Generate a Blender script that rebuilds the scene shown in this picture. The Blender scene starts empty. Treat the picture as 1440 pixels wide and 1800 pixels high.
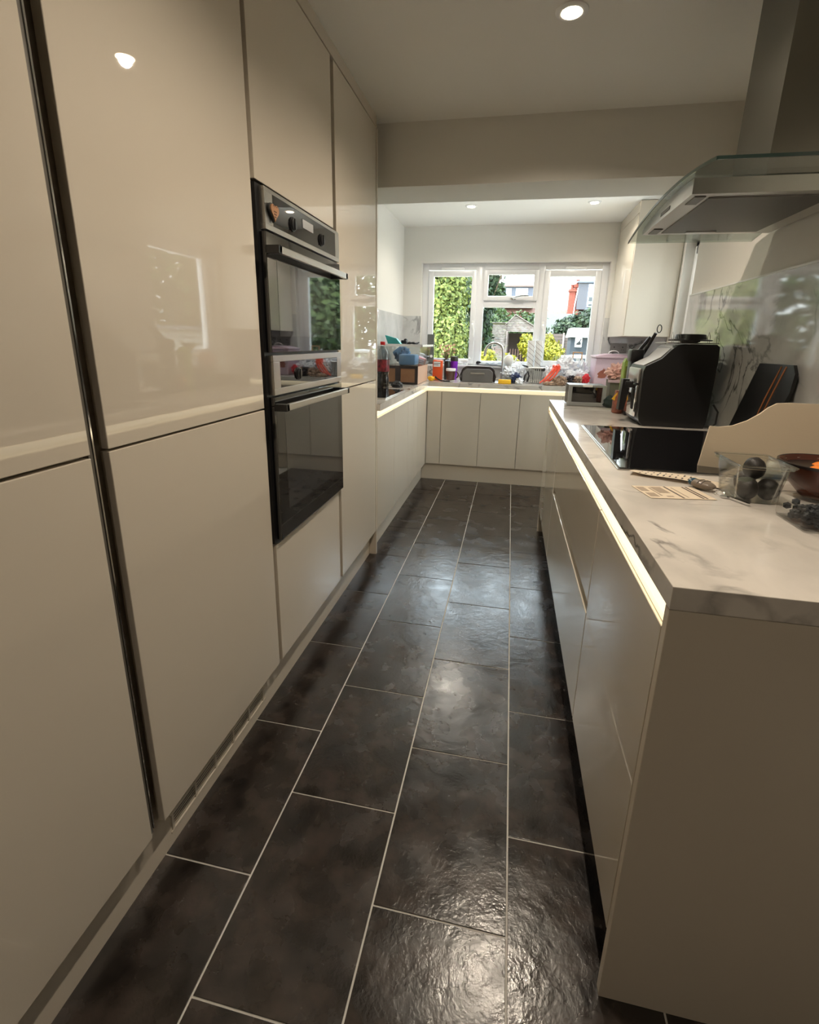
import bpy, bmesh, math, random
from mathutils import Vector, Matrix, noise
R = random.Random(7)
SC = bpy.context.scene
COL = SC.collection
PI = math.pi

# ------------------------------------------------------------------ camera
cam_d = bpy.data.cameras.new('camera'); cam = bpy.data.objects.new('camera', cam_d); COL.objects.link(cam)
cam_d.sensor_fit = 'HORIZONTAL'; cam_d.sensor_width = 36.0
cam_d.lens = 844.08 / 1440 * 36
cam_d.shift_x = (720 - 724.59) / 1440; cam_d.shift_y = (833.74 - 900) / 1440
cam_d.clip_start = 0.02; cam_d.clip_end = 500
RW = [[0.9802108, 0.1968438, 0.0209597], [0.0724257, -0.2580714, -0.9634073], [-0.1842316, 0.9458603, -0.2672209]]
m = Matrix(((RW[0][0], -RW[1][0], -RW[2][0]), (RW[0][1], -RW[1][1], -RW[2][1]), (RW[0][2], -RW[1][2], -RW[2][2])))
cam.matrix_world = Matrix.Translation((0, 0, 1.256)) @ m.to_4x4()
SC.camera = cam
# ------------------------------------------------------------------ world, sun, exposure
W = bpy.data.worlds.new('sky'); SC.world = W; W.use_nodes = True
nt = W.node_tree; bg = nt.nodes['Background']
tc = nt.nodes.new('ShaderNodeTexCoord'); sx = nt.nodes.new('ShaderNodeSeparateXYZ'); rp = nt.nodes.new('ShaderNodeValToRGB')
nt.links.new(tc.outputs['Generated'], sx.inputs[0]); nt.links.new(sx.outputs[2], rp.inputs[0]); nt.links.new(rp.outputs[0], bg.inputs[0])
rp.color_ramp.elements[0].color = (0.93, 0.97, 1, 1); rp.color_ramp.elements[1].color = (0.62, 0.82, 1, 1)
bg.inputs[1].default_value = 7.2
sd = bpy.data.lights.new('sun', 'SUN'); so = bpy.data.objects.new('sun', sd); COL.objects.link(so)
sd.energy = 8; sd.angle = 0.01; sd.color = (1, 0.95, 0.86)
so.rotation_euler = Vector((-0.62, -0.30, 1.0)).to_track_quat('Z', 'Y').to_euler()
SC.view_settings.view_transform = 'Standard'; SC.view_settings.look = 'None'
SC.view_settings.exposure = 0.76; SC.view_settings.gamma = 1; SC.view_settings.use_curve_mapping = False
cy = SC.cycles
cy.max_bounces = 10; cy.diffuse_bounces = 5; cy.glossy_bounces = 5; cy.transmission_bounces = 6; cy.transparent_max_bounces = 12
cy.caustics_reflective = False; cy.caustics_refractive = False; cy.sample_clamp_indirect = 6
try:
    cy.use_denoising = True; cy.denoiser = 'OPENIMAGEDENOISE'
except Exception: pass

# ------------------------------------------------------------------ materials
def srgb(r, g, b):
    f = lambda c: (c / 255) / 12.92 if c / 255 <= .04045 else ((c / 255 + .055) / 1.055) ** 2.4
    return (f(r), f(g), f(b), 1)
def mat(name, col, rough=.5, metal=0, spec=.5, **k):
    m = bpy.data.materials.new(name); m.use_nodes = True
    b = m.node_tree.nodes['Principled BSDF']
    b.inputs['Base Color'].default_value = col; b.inputs['Roughness'].default_value = rough
    b.inputs['Metallic'].default_value = metal; b.inputs['Specular IOR Level'].default_value = spec
    if 'em' in k:
        b.inputs['Emission Color'].default_value = k.get('ec', col); b.inputs['Emission Strength'].default_value = k['em']
    if 'coat' in k: b.inputs['Coat Weight'].default_value = k['coat']; b.inputs['Coat Roughness'].default_value = k.get('cr', .03)
    if 'trans' in k: b.inputs['Transmission Weight'].default_value = k['trans']
    n = m.node_tree.nodes; l = m.node_tree.links
    if 'bump' in k or 'var' in k:
        t = n.new('ShaderNodeTexCoord'); z = n.new('ShaderNodeTexNoise'); z.inputs['Scale'].default_value = k.get('bs', 60); z.inputs['Detail'].default_value = 4
        l.new(t.outputs['Object'], z.inputs['Vector'])
        if 'bump' in k:
            u = n.new('ShaderNodeBump'); u.inputs['Strength'].default_value = k['bump']; u.inputs['Distance'].default_value = k.get('bd', .002)
            l.new(z.outputs['Fac'], u.inputs['Height']); l.new(u.outputs[0], b.inputs['Normal'])
        if 'var' in k:
            r = n.new('ShaderNodeValToRGB'); r.color_ramp.elements[0].position = .3; r.color_ramp.elements[1].position = .7
            r.color_ramp.elements[0].color = col; r.color_ramp.elements[1].color = k['var']
            l.new(z.outputs['Fac'], r.inputs[0]); l.new(r.outputs[0], b.inputs['Base Color'])
    return m
def clear(name, tint=(1, 1, 1, 1), refl=.08, rough=.02, fres=True):
    m = bpy.data.materials.new(name); m.use_nodes = True; n = m.node_tree.nodes; l = m.node_tree.links; n.clear()
    o = n.new('ShaderNodeOutputMaterial'); mx = n.new('ShaderNodeMixShader'); t = n.new('ShaderNodeBsdfTransparent'); g = n.new('ShaderNodeBsdfGlossy')
    t.inputs[0].default_value = tint; g.inputs['Roughness'].default_value = rough
    lw = n.new('ShaderNodeLayerWeight'); lw.inputs['Blend'].default_value = .25
    mr = n.new('ShaderNodeMapRange'); mr.inputs['To Min'].default_value = refl; mr.inputs['To Max'].default_value = min(1, refl + .55)
    l.new(lw.outputs['Fresnel'], mr.inputs['Value']); l.new(mr.outputs[0], mx.inputs[0])
    l.new(t.outputs[0], mx.inputs[1]); l.new(g.outputs[0], mx.inputs[2]); l.new(mx.outputs[0], o.inputs[0])
    return m
def marble(name, base, vein, rough=.12):
    m = mat(name, base, rough); n = m.node_tree.nodes; l = m.node_tree.links; b = n['Principled BSDF']
    t = n.new('ShaderNodeTexCoord'); mp = n.new('ShaderNodeMapping'); mp.inputs['Rotation'].default_value = (.5, .3, .7)
    l.new(t.outputs['Object'], mp.inputs[0])
    w = n.new('ShaderNodeTexNoise'); w.inputs['Scale'].default_value = 2.6; w.inputs['Detail'].default_value = 7; w.inputs['Distortion'].default_value = 1.1
    l.new(mp.outputs[0], w.inputs['Vector'])
    a = n.new('ShaderNodeMath'); a.operation = 'SUBTRACT'; a.inputs[1].default_value = .5; l.new(w.outputs['Fac'], a.inputs[0])
    c = n.new('ShaderNodeMath'); c.operation = 'ABSOLUTE'; l.new(a.outputs[0], c.inputs[0])
    r = n.new('ShaderNodeValToRGB'); r.color_ramp.elements[0].position = 0; r.color_ramp.elements[0].color = (1, 1, 1, 1)
    r.color_ramp.elements[1].position = .022; r.color_ramp.elements[1].color = (0, 0, 0, 1); l.new(c.outputs[0], r.inputs[0])
    k = n.new('ShaderNodeTexNoise'); k.inputs['Scale'].default_value = 2.1; k.inputs['Detail'].default_value = 3; l.new(t.outputs['Object'], k.inputs['Vector'])
    kr = n.new('ShaderNodeValToRGB'); kr.color_ramp.elements[0].position = .46; kr.color_ramp.elements[1].position = .62; l.new(k.outputs['Fac'], kr.inputs[0])
    mu = n.new('ShaderNodeMath'); mu.operation = 'MULTIPLY'; l.new(r.outputs[0], mu.inputs[0]); l.new(kr.outputs[0], mu.inputs[1])
    cl = n.new('ShaderNodeTexNoise'); cl.inputs['Scale'].default_value = 5; cl.inputs['Detail'].default_value = 5; cl.inputs['Distortion'].default_value = .8; l.new(mp.outputs[0], cl.inputs['Vector'])
    cr = n.new('ShaderNodeValToRGB'); cr.color_ramp.elements[0].position = .35; cr.color_ramp.elements[1].position = .75
    cr.color_ramp.elements[0].color = base; cr.color_ramp.elements[1].color = tuple(x * .72 for x in base[:3]) + (1,)
    l.new(cl.outputs['Fac'], cr.inputs[0])
    mx = n.new('ShaderNodeMixRGB'); l.new(mu.outputs[0], mx.inputs[0]); l.new(cr.outputs[0], mx.inputs[1]); mx.inputs[2].default_value = vein
    l.new(mx.outputs[0], b.inputs['Base Color'])
    return m
def slate():
    m = mat('slate tile', srgb(48, 44, 42), .3, spec=.5); n = m.node_tree.nodes; l = m.node_tree.links; b = n['Principled BSDF']; b.inputs['IOR'].default_value = 1.62
    t = n.new('ShaderNodeTexCoord'); oi = n.new('ShaderNodeObjectInfo'); ad = n.new('ShaderNodeVectorMath'); ad.operation = 'MULTIPLY_ADD'
    l.new(oi.outputs['Random'], ad.inputs[0]); ad.inputs[1].default_value = (17, 31, 9); l.new(t.outputs['Object'], ad.inputs[2])
    def nz(s, d, dist=0):
        z = n.new('ShaderNodeTexNoise'); z.inputs['Scale'].default_value = s; z.inputs['Detail'].default_value = d; z.inputs['Distortion'].default_value = dist
        l.new(ad.outputs[0], z.inputs['Vector']); return z
    a = nz(14, 12, .1); r = n.new('ShaderNodeValToRGB'); r.color_ramp.elements[0].position = .36; r.color_ramp.elements[1].position = .66
    r.color_ramp.elements[0].color = srgb(26, 22, 20); r.color_ramp.elements[1].color = srgb(60, 52, 47); l.new(a.outputs['Fac'], r.inputs[0]); l.new(r.outputs[0], b.inputs['Base Color'])
    c = nz(9, 10, 0); cr = n.new('ShaderNodeMapRange'); cr.inputs['From Min'].default_value = .35; cr.inputs['From Max'].default_value = .65
    cr.inputs['To Min'].default_value = .16; cr.inputs['To Max'].default_value = .30; l.new(c.outputs['Fac'], cr.inputs['Value']); l.new(cr.outputs[0], b.inputs['Roughness'])
    d = nz(34, 8, .2); e = nz(150, 3, .2)
    mxh = n.new('ShaderNodeMath'); mxh.operation = 'MULTIPLY_ADD'; mxh.inputs[1].default_value = .35; l.new(e.outputs['Fac'], mxh.inputs[0]); l.new(d.outputs['Fac'], mxh.inputs[2])
    u = n.new('ShaderNodeBump'); u.inputs['Strength'].default_value = .6; u.inputs['Distance'].default_value = .0017; l.new(mxh.outputs[0], u.inputs['Height']); l.new(u.outputs[0], b.inputs['Normal'])
    return m
def gloss(name, col, rough=.04, wave=.05):
    m = mat(name, col, rough, spec=.5); n = m.node_tree.nodes; l = m.node_tree.links; b = n['Principled BSDF']
    t = n.new('ShaderNodeTexCoord'); z = n.new('ShaderNodeTexNoise'); z.inputs['Scale'].default_value = 9; z.inputs['Detail'].default_value = 1; l.new(t.outputs['Object'], z.inputs['Vector'])
    u = n.new('ShaderNodeBump'); u.inputs['Strength'].default_value = wave; u.inputs['Distance'].default_value = .004; l.new(z.outputs['Fac'], u.inputs['Height']); l.new(u.outputs[0], b.inputs['Normal'])
    b.inputs['IOR'].default_value = 1.8
    return m
def foliage_mat(name, c1, c2):
    m = mat(name, c1, .55, spec=.3); n = m.node_tree.nodes; l = m.node_tree.links; b = n['Principled BSDF']
    g = n.new('ShaderNodeNewGeometry'); r = n.new('ShaderNodeValToRGB'); r.color_ramp.elements[0].color = c1; r.color_ramp.elements[1].color = c2
    l.new(g.outputs['Random Per Island'], r.inputs[0]); l.new(r.outputs[0], b.inputs['Base Color'])
    tr = n.new('ShaderNodeBsdfTranslucent'); l.new(r.outputs[0], tr.inputs[0]); mx = n.new('ShaderNodeMixShader'); mx.inputs[0].default_value = .3
    l.new(b.outputs[0], mx.inputs[1]); l.new(tr.outputs[0], mx.inputs[2]); l.new(mx.outputs[0], n['Material Output'].inputs[0])
    return m

M = {}
M['gloss'] = gloss('gloss cream lacquer', (.68, .615, .515, 1), .018, .02)
M['gloss_end'] = mat('satin panel', (.66, .59, .49, 1), .35)
M['wall'] = mat('matt emulsion', (.76, .74, .69, 1), .85, bump=.15, bs=180, bd=.0006)
M['ceil'] = mat('ceiling emulsion', (.87, .86, .82, 1), .9, bump=.1, bs=150, bd=.0006)
M['upvc'] = mat('white upvc', (.82, .82, .83, 1), .25)
M['plastic_w'] = mat('white plastic', (.85, .85, .84, 1), .3)
M['marble'] = marble('marble worktop', (.74, .69, .63, 1), (.10, .09, .085, 1))
M['splash'] = marble('marble splashback', (.66, .66, .645, 1), (.10, .10, .10, 1), .05)
M['slate'] = slate()
M['grout'] = mat('pale grout', (.62, .60, .55, 1), .8)
M['dark'] = mat('black recess', (.012, .012, .012, 1), .5)
M['bglass'] = mat('black glass', (.006, .006, .007, 1), .025, spec=.7)
M['bglass'].node_tree.nodes['Principled BSDF'].inputs['IOR'].default_value = 1.9
M['oglass'] = mat('oven window glass', (.035, .036, .038, 1), .03, spec=.7)
M['oglass'].node_tree.nodes['Principled BSDF'].inputs['IOR'].default_value = 2.1
M['steel'] = mat('brushed steel', (.62, .60, .57, 1), .28, 1, bump=.05, bs=200)
M['dsteel'] = mat('dull steel', (.42, .40, .38, 1), .38, 1)
M['dsteel2'] = mat('dark aluminium', (.13, .12, .10, 1), .35, 0)
M['fsteel'] = mat('filter mesh', (.20, .19, .18, 1), .45, 1, bump=.4, bs=700, bd=.001)
M['csteel'] = mat('chimney steel', (.22, .215, .19, 1), .33, 1)
M['chrome'] = mat('chrome', (.8, .8, .8, 1), .08, 1)
M['black'] = mat('black plastic', (.012, .012, .013, 1), .32)
M['blackm'] = mat('matt black', (.014, .014, .015, 1), .6)
M['pane'] = clear('window glass', (.97, .99, .98, 1), .03)
M['hoodglass'] = clear('hood glass', (.80, .84, .82, 1), .05)
M['clearp'] = clear('clear plastic', (.96, .97, .96, 1), .03, .05)
M['led'] = mat('warm led', (1, .9, .7, 1), .5, em=.82, ec=(1, .87, .60, 1))
M['bulb'] = mat('lamp lens', (1, .95, .85, 1), .5, em=14, ec=(1, .84, .6, 1))
M['lcd'] = mat('clock display', (.45, .46, .47, 1), .1)
M['wood'] = mat('light wood', (.55, .33, .16, 1), .5, var=(.38, .2, .09, 1), bs=30)
def simple(n, r, g, b, rough=.5, **k): M[n] = mat(n.replace('_', ' '), srgb(r, g, b), rough, **k)

# ------------------------------------------------------------------ mesh helpers
LOC = {}
class MB:
    def __init__(s): s.bm = bmesh.new()
    def box(s, x0, x1, y0, y1, z0, z1, bev=0):
        b = s.bm if not bev else bmesh.new()
        r = bmesh.ops.create_cube(b, size=1)
        for v in r['verts']:
            v.co = Vector((x0 + (v.co.x + .5) * (x1 - x0), y0 + (v.co.y + .5) * (y1 - y0), z0 + (v.co.z + .5) * (z1 - z0)))
        if bev:
            bmesh.ops.bevel(b, geom=b.edges[:], offset=bev, segments=2, affect='EDGES', profile=.5)
            me = bpy.data.meshes.new('t'); b.to_mesh(me); b.free(); s.bm.from_mesh(me); bpy.data.meshes.remove(me)
        return s
    def prism(s, pts, axis, a, b):
        # polygon pts in the two other axes, extruded along axis from a to b
        def P(p, t):
            return {'x': (t, p[0], p[1]), 'y': (p[0], t, p[1]), 'z': (p[0], p[1], t)}[axis]
        v0 = [s.bm.verts.new(P(p, a)) for p in pts]; v1 = [s.bm.verts.new(P(p, b)) for p in pts]
        n = len(pts); s.bm.faces.new(v0); s.bm.faces.new(v1[::-1])
        for i in range(n): s.bm.faces.new((v0[i], v1[i], v1[(i + 1) % n], v0[(i + 1) % n]))
        return s
    def lathe(s, prof, c=(0, 0, 0), seg=24, close=False, mtx=None):
        rings = []
        for r, z in prof:
            ring = []
            for i in range(seg):
                a = 2 * PI * i / seg; p = Vector((r * math.cos(a), r * math.sin(a), z))
                if mtx: p = mtx @ p
                ring.append(s.bm.verts.new(p + Vector(c)))
            rings.append(ring)
        for j in range(len(rings) - 1):
            for i in range(seg):
                k = (i + 1) % seg; s.bm.faces.new((rings[j][i], rings[j][k], rings[j + 1][k], rings[j + 1][i]))
        if prof[0][0] > 1e-6: s.bm.faces.new(rings[0][::-1])
        if prof[-1][0] > 1e-6 and not close: s.bm.faces.new(rings[-1])
        return s
    def tube(s, pts, r, seg=10, cyc=False):
        pts = [Vector(p) for p in pts]; n = len(pts); rings = []; up = None
        for i, p in enumerate(pts):
            if cyc: t = pts[(i + 1) % n] - pts[i - 1]
            else: t = pts[min(i + 1, n - 1)] - pts[max(i - 1, 0)]
            t.normalize()
            if up is None: up = Vector((0, 0, 1)) if abs(t.z) < .9 else Vector((1, 0, 0))
            u = (up - t * up.dot(t)).normalized(); up = u; w = t.cross(u); rr = r[i] if isinstance(r, (list, tuple)) else r
            rings.append([s.bm.verts.new(p + (u * math.cos(2 * PI * k / seg) + w * math.sin(2 * PI * k / seg)) * rr) for k in range(seg)])
        for i in range(n if cyc else n - 1):
            a = rings[i]; b = rings[(i + 1) % n]
            for k in range(seg): s.bm.faces.new((a[k], a[(k + 1) % seg], b[(k + 1) % seg], b[k]))
        if not cyc: s.bm.faces.new(rings[0][::-1]); s.bm.faces.new(rings[-1])
        return s
    def ball(s, c, r, sub=3, amp=0, freq=3, seed=0, flat=None):
        t = bmesh.new(); bmesh.ops.create_icosphere(t, subdivisions=sub, radius=1)
        for v in t.verts:
            d = v.co.normalized()
            k = 1 + amp * (abs(noise.noise(d * freq + Vector((seed, seed * 2, 3)))) * 2 + noise.noise(d * freq * 2.3 + Vector((seed, 1, seed))) * .6 - .5)
            v.co = Vector((d.x * r[0] * k + c[0], d.y * r[1] * k + c[1], d.z * r[2] * k + c[2]))
            if flat is not None and v.co.z < flat: v.co.z = flat
        me = bpy.data.meshes.new('t'); t.to_mesh(me); t.free(); s.bm.from_mesh(me); bpy.data.meshes.remove(me)
        return s
    def poly(s, pts):
        s.bm.faces.new([s.bm.verts.new(p) for p in pts]); return s
    def build(s, name, mt, parent=None, smooth=False, world=True, kind=None, label=None):
        if parent is not None and world:
            o3 = LOC.get(parent.name, Vector((0, 0, 0)))
            for v in s.bm.verts: v.co -= o3
        bmesh.ops.recalc_face_normals(s.bm, faces=s.bm.faces[:])
        me = bpy.data.meshes.new(name); s.bm.to_mesh(me); s.bm.free()
        if smooth:
            for p in me.polygons: p.use_smooth = True
            try: me.set_sharp_from_angle(angle=math.radians(38))
            except Exception: pass
        me.materials.append(M[mt] if isinstance(mt, str) else mt)
        o = bpy.data.objects.new(name, me); COL.objects.link(o)
        if parent is not None:
            o.parent = parent
            LOC[o.name] = LOC.get(parent.name, Vector((0, 0, 0)))
        if kind: o['kind'] = kind
        if label: o['label'] = label
        return o
def tag(o, label, cat, group=None, kind=None):
    o['label'] = label; o['category'] = cat
    if group: o['group'] = group
    if kind: o['kind'] = kind
    return o
def thing(name, label, cat, loc=(0, 0, 0), rz=0, group=None):
    o = bpy.data.objects.new(name, None); COL.objects.link(o); o.location = loc; o.rotation_euler = (0, 0, rz); o.empty_display_size = .05
    LOC[o.name] = Vector(loc); tag(o, label, cat, group); return o
def struct(o): o['kind'] = 'structure'; return o
def bx(*a, bev=0): return MB().box(*a, bev=bev)
def arc(cx, cz, r, a0, a1, n=12): return [(cx + r * math.cos(math.radians(a0 + (a1 - a0) * i / n)), cz + r * math.sin(math.radians(a0 + (a1 - a0) * i / n))) for i in range(n + 1)]

# ------------------------------------------------------------------ dimensions (metres, worktop at 0.91)
XL, XK = -.7186, -.7598
ZC, ZC2 = 2.295, 2.302
XW, XE, XWL, YB = .92, 1.205, -1.085, 4.92
YBF = 4.318
ZD0, ZD1 = .156, .83

# ================================================================== SETTING
floor = struct(bx(-1.45, 1.35, -2.5, 5.0, -.05, -.002).box(-1.45, 4.4, -6.1, -2.5, -.05, .0).box(1.35, 4.4, -2.5, .6, -.05, 0).build('floor', 'grout'))
gx = [-.5275 + .305 * k for k in range(-3, 6)]
tid = 0
for k in range(len(gx) - 1):
    off = .774 if (k % 2 == 0) else 1.0025      # columns alternate by half a tile
    x0, x1 = gx[k] + .0022, gx[k + 1] - .0022
    for j in range(-7, 9):
        y0 = off + .4574 * j + .0022; y1 = y0 + .4574 - .0044
        if x1 < -.80 or x0 > .92 or y0 > 4.42: continue
        if x0 > .45 and y0 > .7: continue
        y1 = min(y1, 4.42); x1c = min(x1, .93) if y0 < 3 else x1; x0c = max(x0, -1.3)
        cx_, cy_ = (x0c + x1c) / 2, (y0 + y1) / 2
        hx, hy = (x1c - x0c) / 2, (y1 - y0) / 2
        t = MB().box(-hx, hx, -hy, hy, -.002, .0006, bev=.0008).build('tile', 'slate', floor, world=False)
        t.location = (cx_, cy_, 0); tid += 1
        rt = R.Random() if False else R
        t.rotation_euler = (rt.uniform(-.0012, .0012), rt.uniform(-.0012, .0012), 0)
# walls
struct(bx(-1.6, -1.32, -6.1, 2.63, 0, ZC).build('wall_left', 'wall'))
struct(bx(-1.6, XWL, 2.63, YB + .3, 0, ZC2 + .02).build('wall_left_rear', 'wall'))
struct(bx(XW, XW + .16, .60, 2.97, 0, ZC).build('wall_right', 'wall'))
struct(bx(4.4, 4.5, -6.1, .60, 0, ZC).box(1.0, 4.5, .60, .70, 0, ZC).build('wall_right_front', 'wall'))
struct(bx(-1.6, 4.5, -6.2, -6.1, 0, ZC).build('wall_front', 'wall'))
w = MB()
WX0, WX1, WZ0, WZ1 = -.905, .822, 1.035, 1.983
w.box(-1.3, WX0, YB, YB + .136, 0, 2.4).box(WX1, 1.6, YB, YB + .136, 0, 2.4).box(WX0, WX1, YB, YB + .136, 0, WZ0).box(WX0, WX1, YB, YB + .136, WZ1, 2.4)
struct(w.build('wall_back', 'wall'))
RY0, RY1, RZ0, RZ1 = 3.30, 4.17, 1.04, 2.01
w = MB().box(XE, XE + .138, 2.97, RY0, 0, 2.4).box(XE, XE + .138, RY1, YB, 0, 2.4).box(XE, XE + .138, RY0, RY1, 0, RZ0).box(XE, XE + .138, RY0, RY1, RZ1, 2.4)
w.box(XW + .16, XE + .138, 2.85, 2.97, 0, 2.4)
struct(w.build('wall_right_rear', 'wall'))
struct(bx(-1.6, 4.5, -6.2, 2.80, ZC, ZC + .2).build('ceiling', 'ceil'))
struct(bx(-1.6, 1.5, 2.80, 5.2, ZC2, ZC2 + .2).build('ceiling_rear', 'ceil'))
struct(bx(-1.085, XW, 2.68, 2.985, 2.012, ZC2 + .01).box(XW, XW + .25, 2.68, 2.97, 2.012, ZC2).build('trim_1', 'wall'))   # the downstand beam
struct(bx(-.735, XL + .001, -2.4, 2.598, 2.249, ZC).build('trim_2', 'gloss'))   # scribe strip above the tall cupboards

# ---- back window
def window_back():
    W1 = MB(); ya, yb = 4.985, 5.055
    W1.box(WX0, WX0 + .058, ya, yb, WZ0, WZ1, bev=.004).box(WX1 - .058, WX1, ya, yb, WZ0, WZ1, bev=.004)
    W1.box(WX0, WX1, ya + .002, yb, WZ1 - .055, WZ1, bev=.004).box(WX0, WX1, ya + .002, yb, WZ0, WZ0 + .045, bev=.004)
    W1.box(-.385, -.30, ya + .001, yb, WZ0, WZ1, bev=.004).box(.196, .262, ya + .001, yb, WZ0, WZ1, bev=.004)
    W1.box(-.30, .196, ya + .003, yb, 1.59, 1.655, bev=.004)
    win = struct(W1.build('window_1', 'upvc', smooth=True))
    def sash(x0, x1, z0, z1, t, ys=4.967):
        s = MB(); ye = ys + .05
        s.box(x0, x0 + t, ys, ye, z0, z1, bev=.005).box(x1 - t, x1, ys, ye, z0, z1, bev=.005).box(x0 + t * .5, x1 - t * .5, ys + .001, ye, z1 - t, z1, bev=.005).box(x0 + t * .5, x1 - t * .5, ys + .001, ye, z0, z0 + t, bev=.005)
        f = s.build('sash', 'upvc', win, smooth=True)
        bx(x0 + t, x1 - t, ys + .02, ys + .026, z0 + t, z1 - t).build('pane', 'pane', f)
        return f
    a = sash(-.842, -.372, 1.045, 1.918, .050); b = sash(-.306, .203, 1.65, 1.925, .042); c = sash(.257, .760, 1.045, 1.918, .053)
    bx(-.300, .196, 5.02, 5.026, 1.08, 1.59).build('pane', 'pane', win)
    for (x0, x1) in ((-.72, -.50), (.44, .62)):
        MB().box(x0, x1, 4.955, 4.985, 1.925, 1.945, bev=.006).build('trickle_vent', 'plastic_w', win, smooth=True)
    h = MB().box(-.045, .005, 4.950, 4.967, 1.655, 1.680, bev=.004).tube([(-.02, 4.945, 1.668), (.01, 4.925, 1.68), (.05, 4.92, 1.69), (.12, 4.92, 1.692)], [.010, .009, .008, .006]).build('handle', 'chrome', b, smooth=True)
    for f, x in ((a, -.392), (c, .277)):
        MB().box(x - .012, x + .012, 4.95, 4.967, 1.40, 1.46, bev=.004).tube([(x, 4.945, 1.43), (x, 4.925, 1.42), (x + .012, 4.92, 1.37), (x + .012, 4.92, 1.31)], [.010, .009, .008, .006]).build('handle', 'plastic_w', f, smooth=True)
    return win
window_back()
struct(bx(WX0 - .03, WX1 + .03, 4.865, 4.99, 1.018, 1.040, bev=.006).build('trim_3', 'upvc', smooth=True))  # window sill
def window_right():
    W1 = MB(); xa, xb = 1.275, 1.345
    W1.box(xa, xb, RY0, RY0 + .06, RZ0, RZ1, bev=.004).box(xa, xb, RY1 - .06, RY1, RZ0, RZ1, bev=.004).box(xa, xb, RY0, RY1, RZ1 - .06, RZ1, bev=.004).box(xa, xb, RY0, RY1, RZ0, RZ0 + .06, bev=.004)
    win = struct(W1.build('window_2', 'upvc', smooth=True))
    s = MB(); xs = 1.255
    for (y0, y1, z0, z1) in ((RY0 + .05, RY0 + .11, 1.09, 1.96), (RY1 - .11, RY1 - .05, 1.09, 1.96), (RY0 + .08, RY1 - .08, 1.90, 1.96), (RY0 + .08, RY1 - .08, 1.09, 1.15)):
        s.box(xs, xs + .05, y0, y1, z0, z1, bev=.005)
    f = s.build('sash', 'upvc', win, smooth=True)
    bx(xs + .02, xs + .026, RY0 + .11, RY1 - .11, 1.15, 1.90).build('pane', 'pane', f)
window_right()
struct(bx(1.17, 1.28, RY0 - .03, RY1 + .03, 1.022, 1.044, bev=.005).build('trim_4', 'upvc', smooth=True))

# ---- downlights
def downlight(x, y, z, label, power, r=.045, spot=150, col=(1, .86, .69)):
    t = thing('downlight', label, 'light', (x, y, z))
    MB().lathe([(r * .72, -.001), (r * .74, -.006), (r * .98, -.007), (r * 1.15, -.003), (r * 1.17, 0)], seg=40).build('bezel', 'plastic_w', t, smooth=True, world=False)
    MB().lathe([(.0, -.0085), (r * .4, -.0082), (r * .70, -.0075), (r * .70, -.002)], seg=32).build('lens', 'bulb', t, smooth=True, world=False)
    l = bpy.data.lights.new('lamp_light', 'SPOT'); l.energy = power; l.color = col; l.spot_size = math.radians(spot); l.spot_blend = .6; l.shadow_soft_size = .022
    o = bpy.data.objects.new('lamp_light', l); COL.objects.link(o); o.parent = t; o.location = (0, 0, -.014)
downlight(.112, 1.955, ZC, 'lit round ceiling downlight nearest the camera, above the floor by the hob', 30, spot=152)
downlight(-.396, 4.257, ZC2, 'left of the two small lit ceiling downlights in front of the window', 18, .042, col=(1, .92, .80))
downlight(.538, 4.252, ZC2, 'right of the two small lit ceiling downlights in front of the window', 18, .042, col=(1, .92, .80))
downlight(.111, .86, ZC, 'lit ceiling downlight above the near end of the aisle, outside the view', 26, spot=150)
downlight(.111, -1.4, ZC, 'added fill-light downlight far behind the camera, outside the view', 22)  # unseen lamp added to lift the general brightness

# ================================================================== TALL CUPBOARDS
def door(x0, x1, y0, y1, z0, z1, parent, mt='gloss', name='door'):
    return MB().box(x0, x1, y0, y1, z0, z1, bev=.0015).build(name, mt, parent)
DT = .020
def tall(y0, y1, label, parts, extra=None):
    t = thing('tall_cupboard', label, 'cupboard', (-1.02, (y0 + y1) / 2, 0))
    if len(parts) == 2 and parts[0][1] < .7:
        xa, xb = -1.318, XL - DT - .012
        MB().box(xa, xb, y0 - .002, y0 + .0155, .152, 2.245).build('side_board', 'gloss_end', t); MB().box(xa, xb, y1 + .002, y1 + .010, .152, 2.245).build('side_board', 'gloss_end', t)
        MB().box(xa, xb, y0 + .016, y1 + .0015, .152, .590).build('lower_box', 'gloss_end', t); MB().box(xa, xb, y0 + .016, y1 + .0015, 1.675, 2.245).build('upper_box', 'gloss_end', t)
    else: bx(-1.318, XL - DT - .012, y0 - .002, y1 + .006, .152, 2.245).build('carcass', 'gloss_end', t)
    for (a, b) in parts: door(XL - DT, XL, y0, y1, a, b, t)
    return t
tall(-1.20, -.505, 'tall cream gloss cupboard behind the camera at the start of the left run', [(ZD0, 1.046), (1.051, 2.245)])
t0 = tall(-.50, .702, 'tall cream gloss larder cupboard nearest the camera at the far left edge', [(ZD0, 1.043), (1.049, 2.245)])
bx(XL - .019, XL - .006, .7035, .7125, .16, 2.24).build('edge_profile', 'dsteel2', t0)
bx(XL - .017, XL - .004, .7135, .7165, .17, 2.24).build('edge_trim', 'chrome', t0)
t1 = tall(.743, 1.335, 'tall cream gloss fridge cupboard left of the ovens, above the plinth grille', [(ZD0, 1.046), (1.051, 2.245)])
t2 = tall(1.357, 1.967, 'tall cream gloss oven housing with doors above and below the ovens', [(ZD0, .592), (1.674, 2.245)])
t3 = tall(2.0, 2.588, 'tall cream gloss cupboard between the ovens and the end panel', [(ZD0, 1.043), (1.048, 2.245)])
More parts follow.
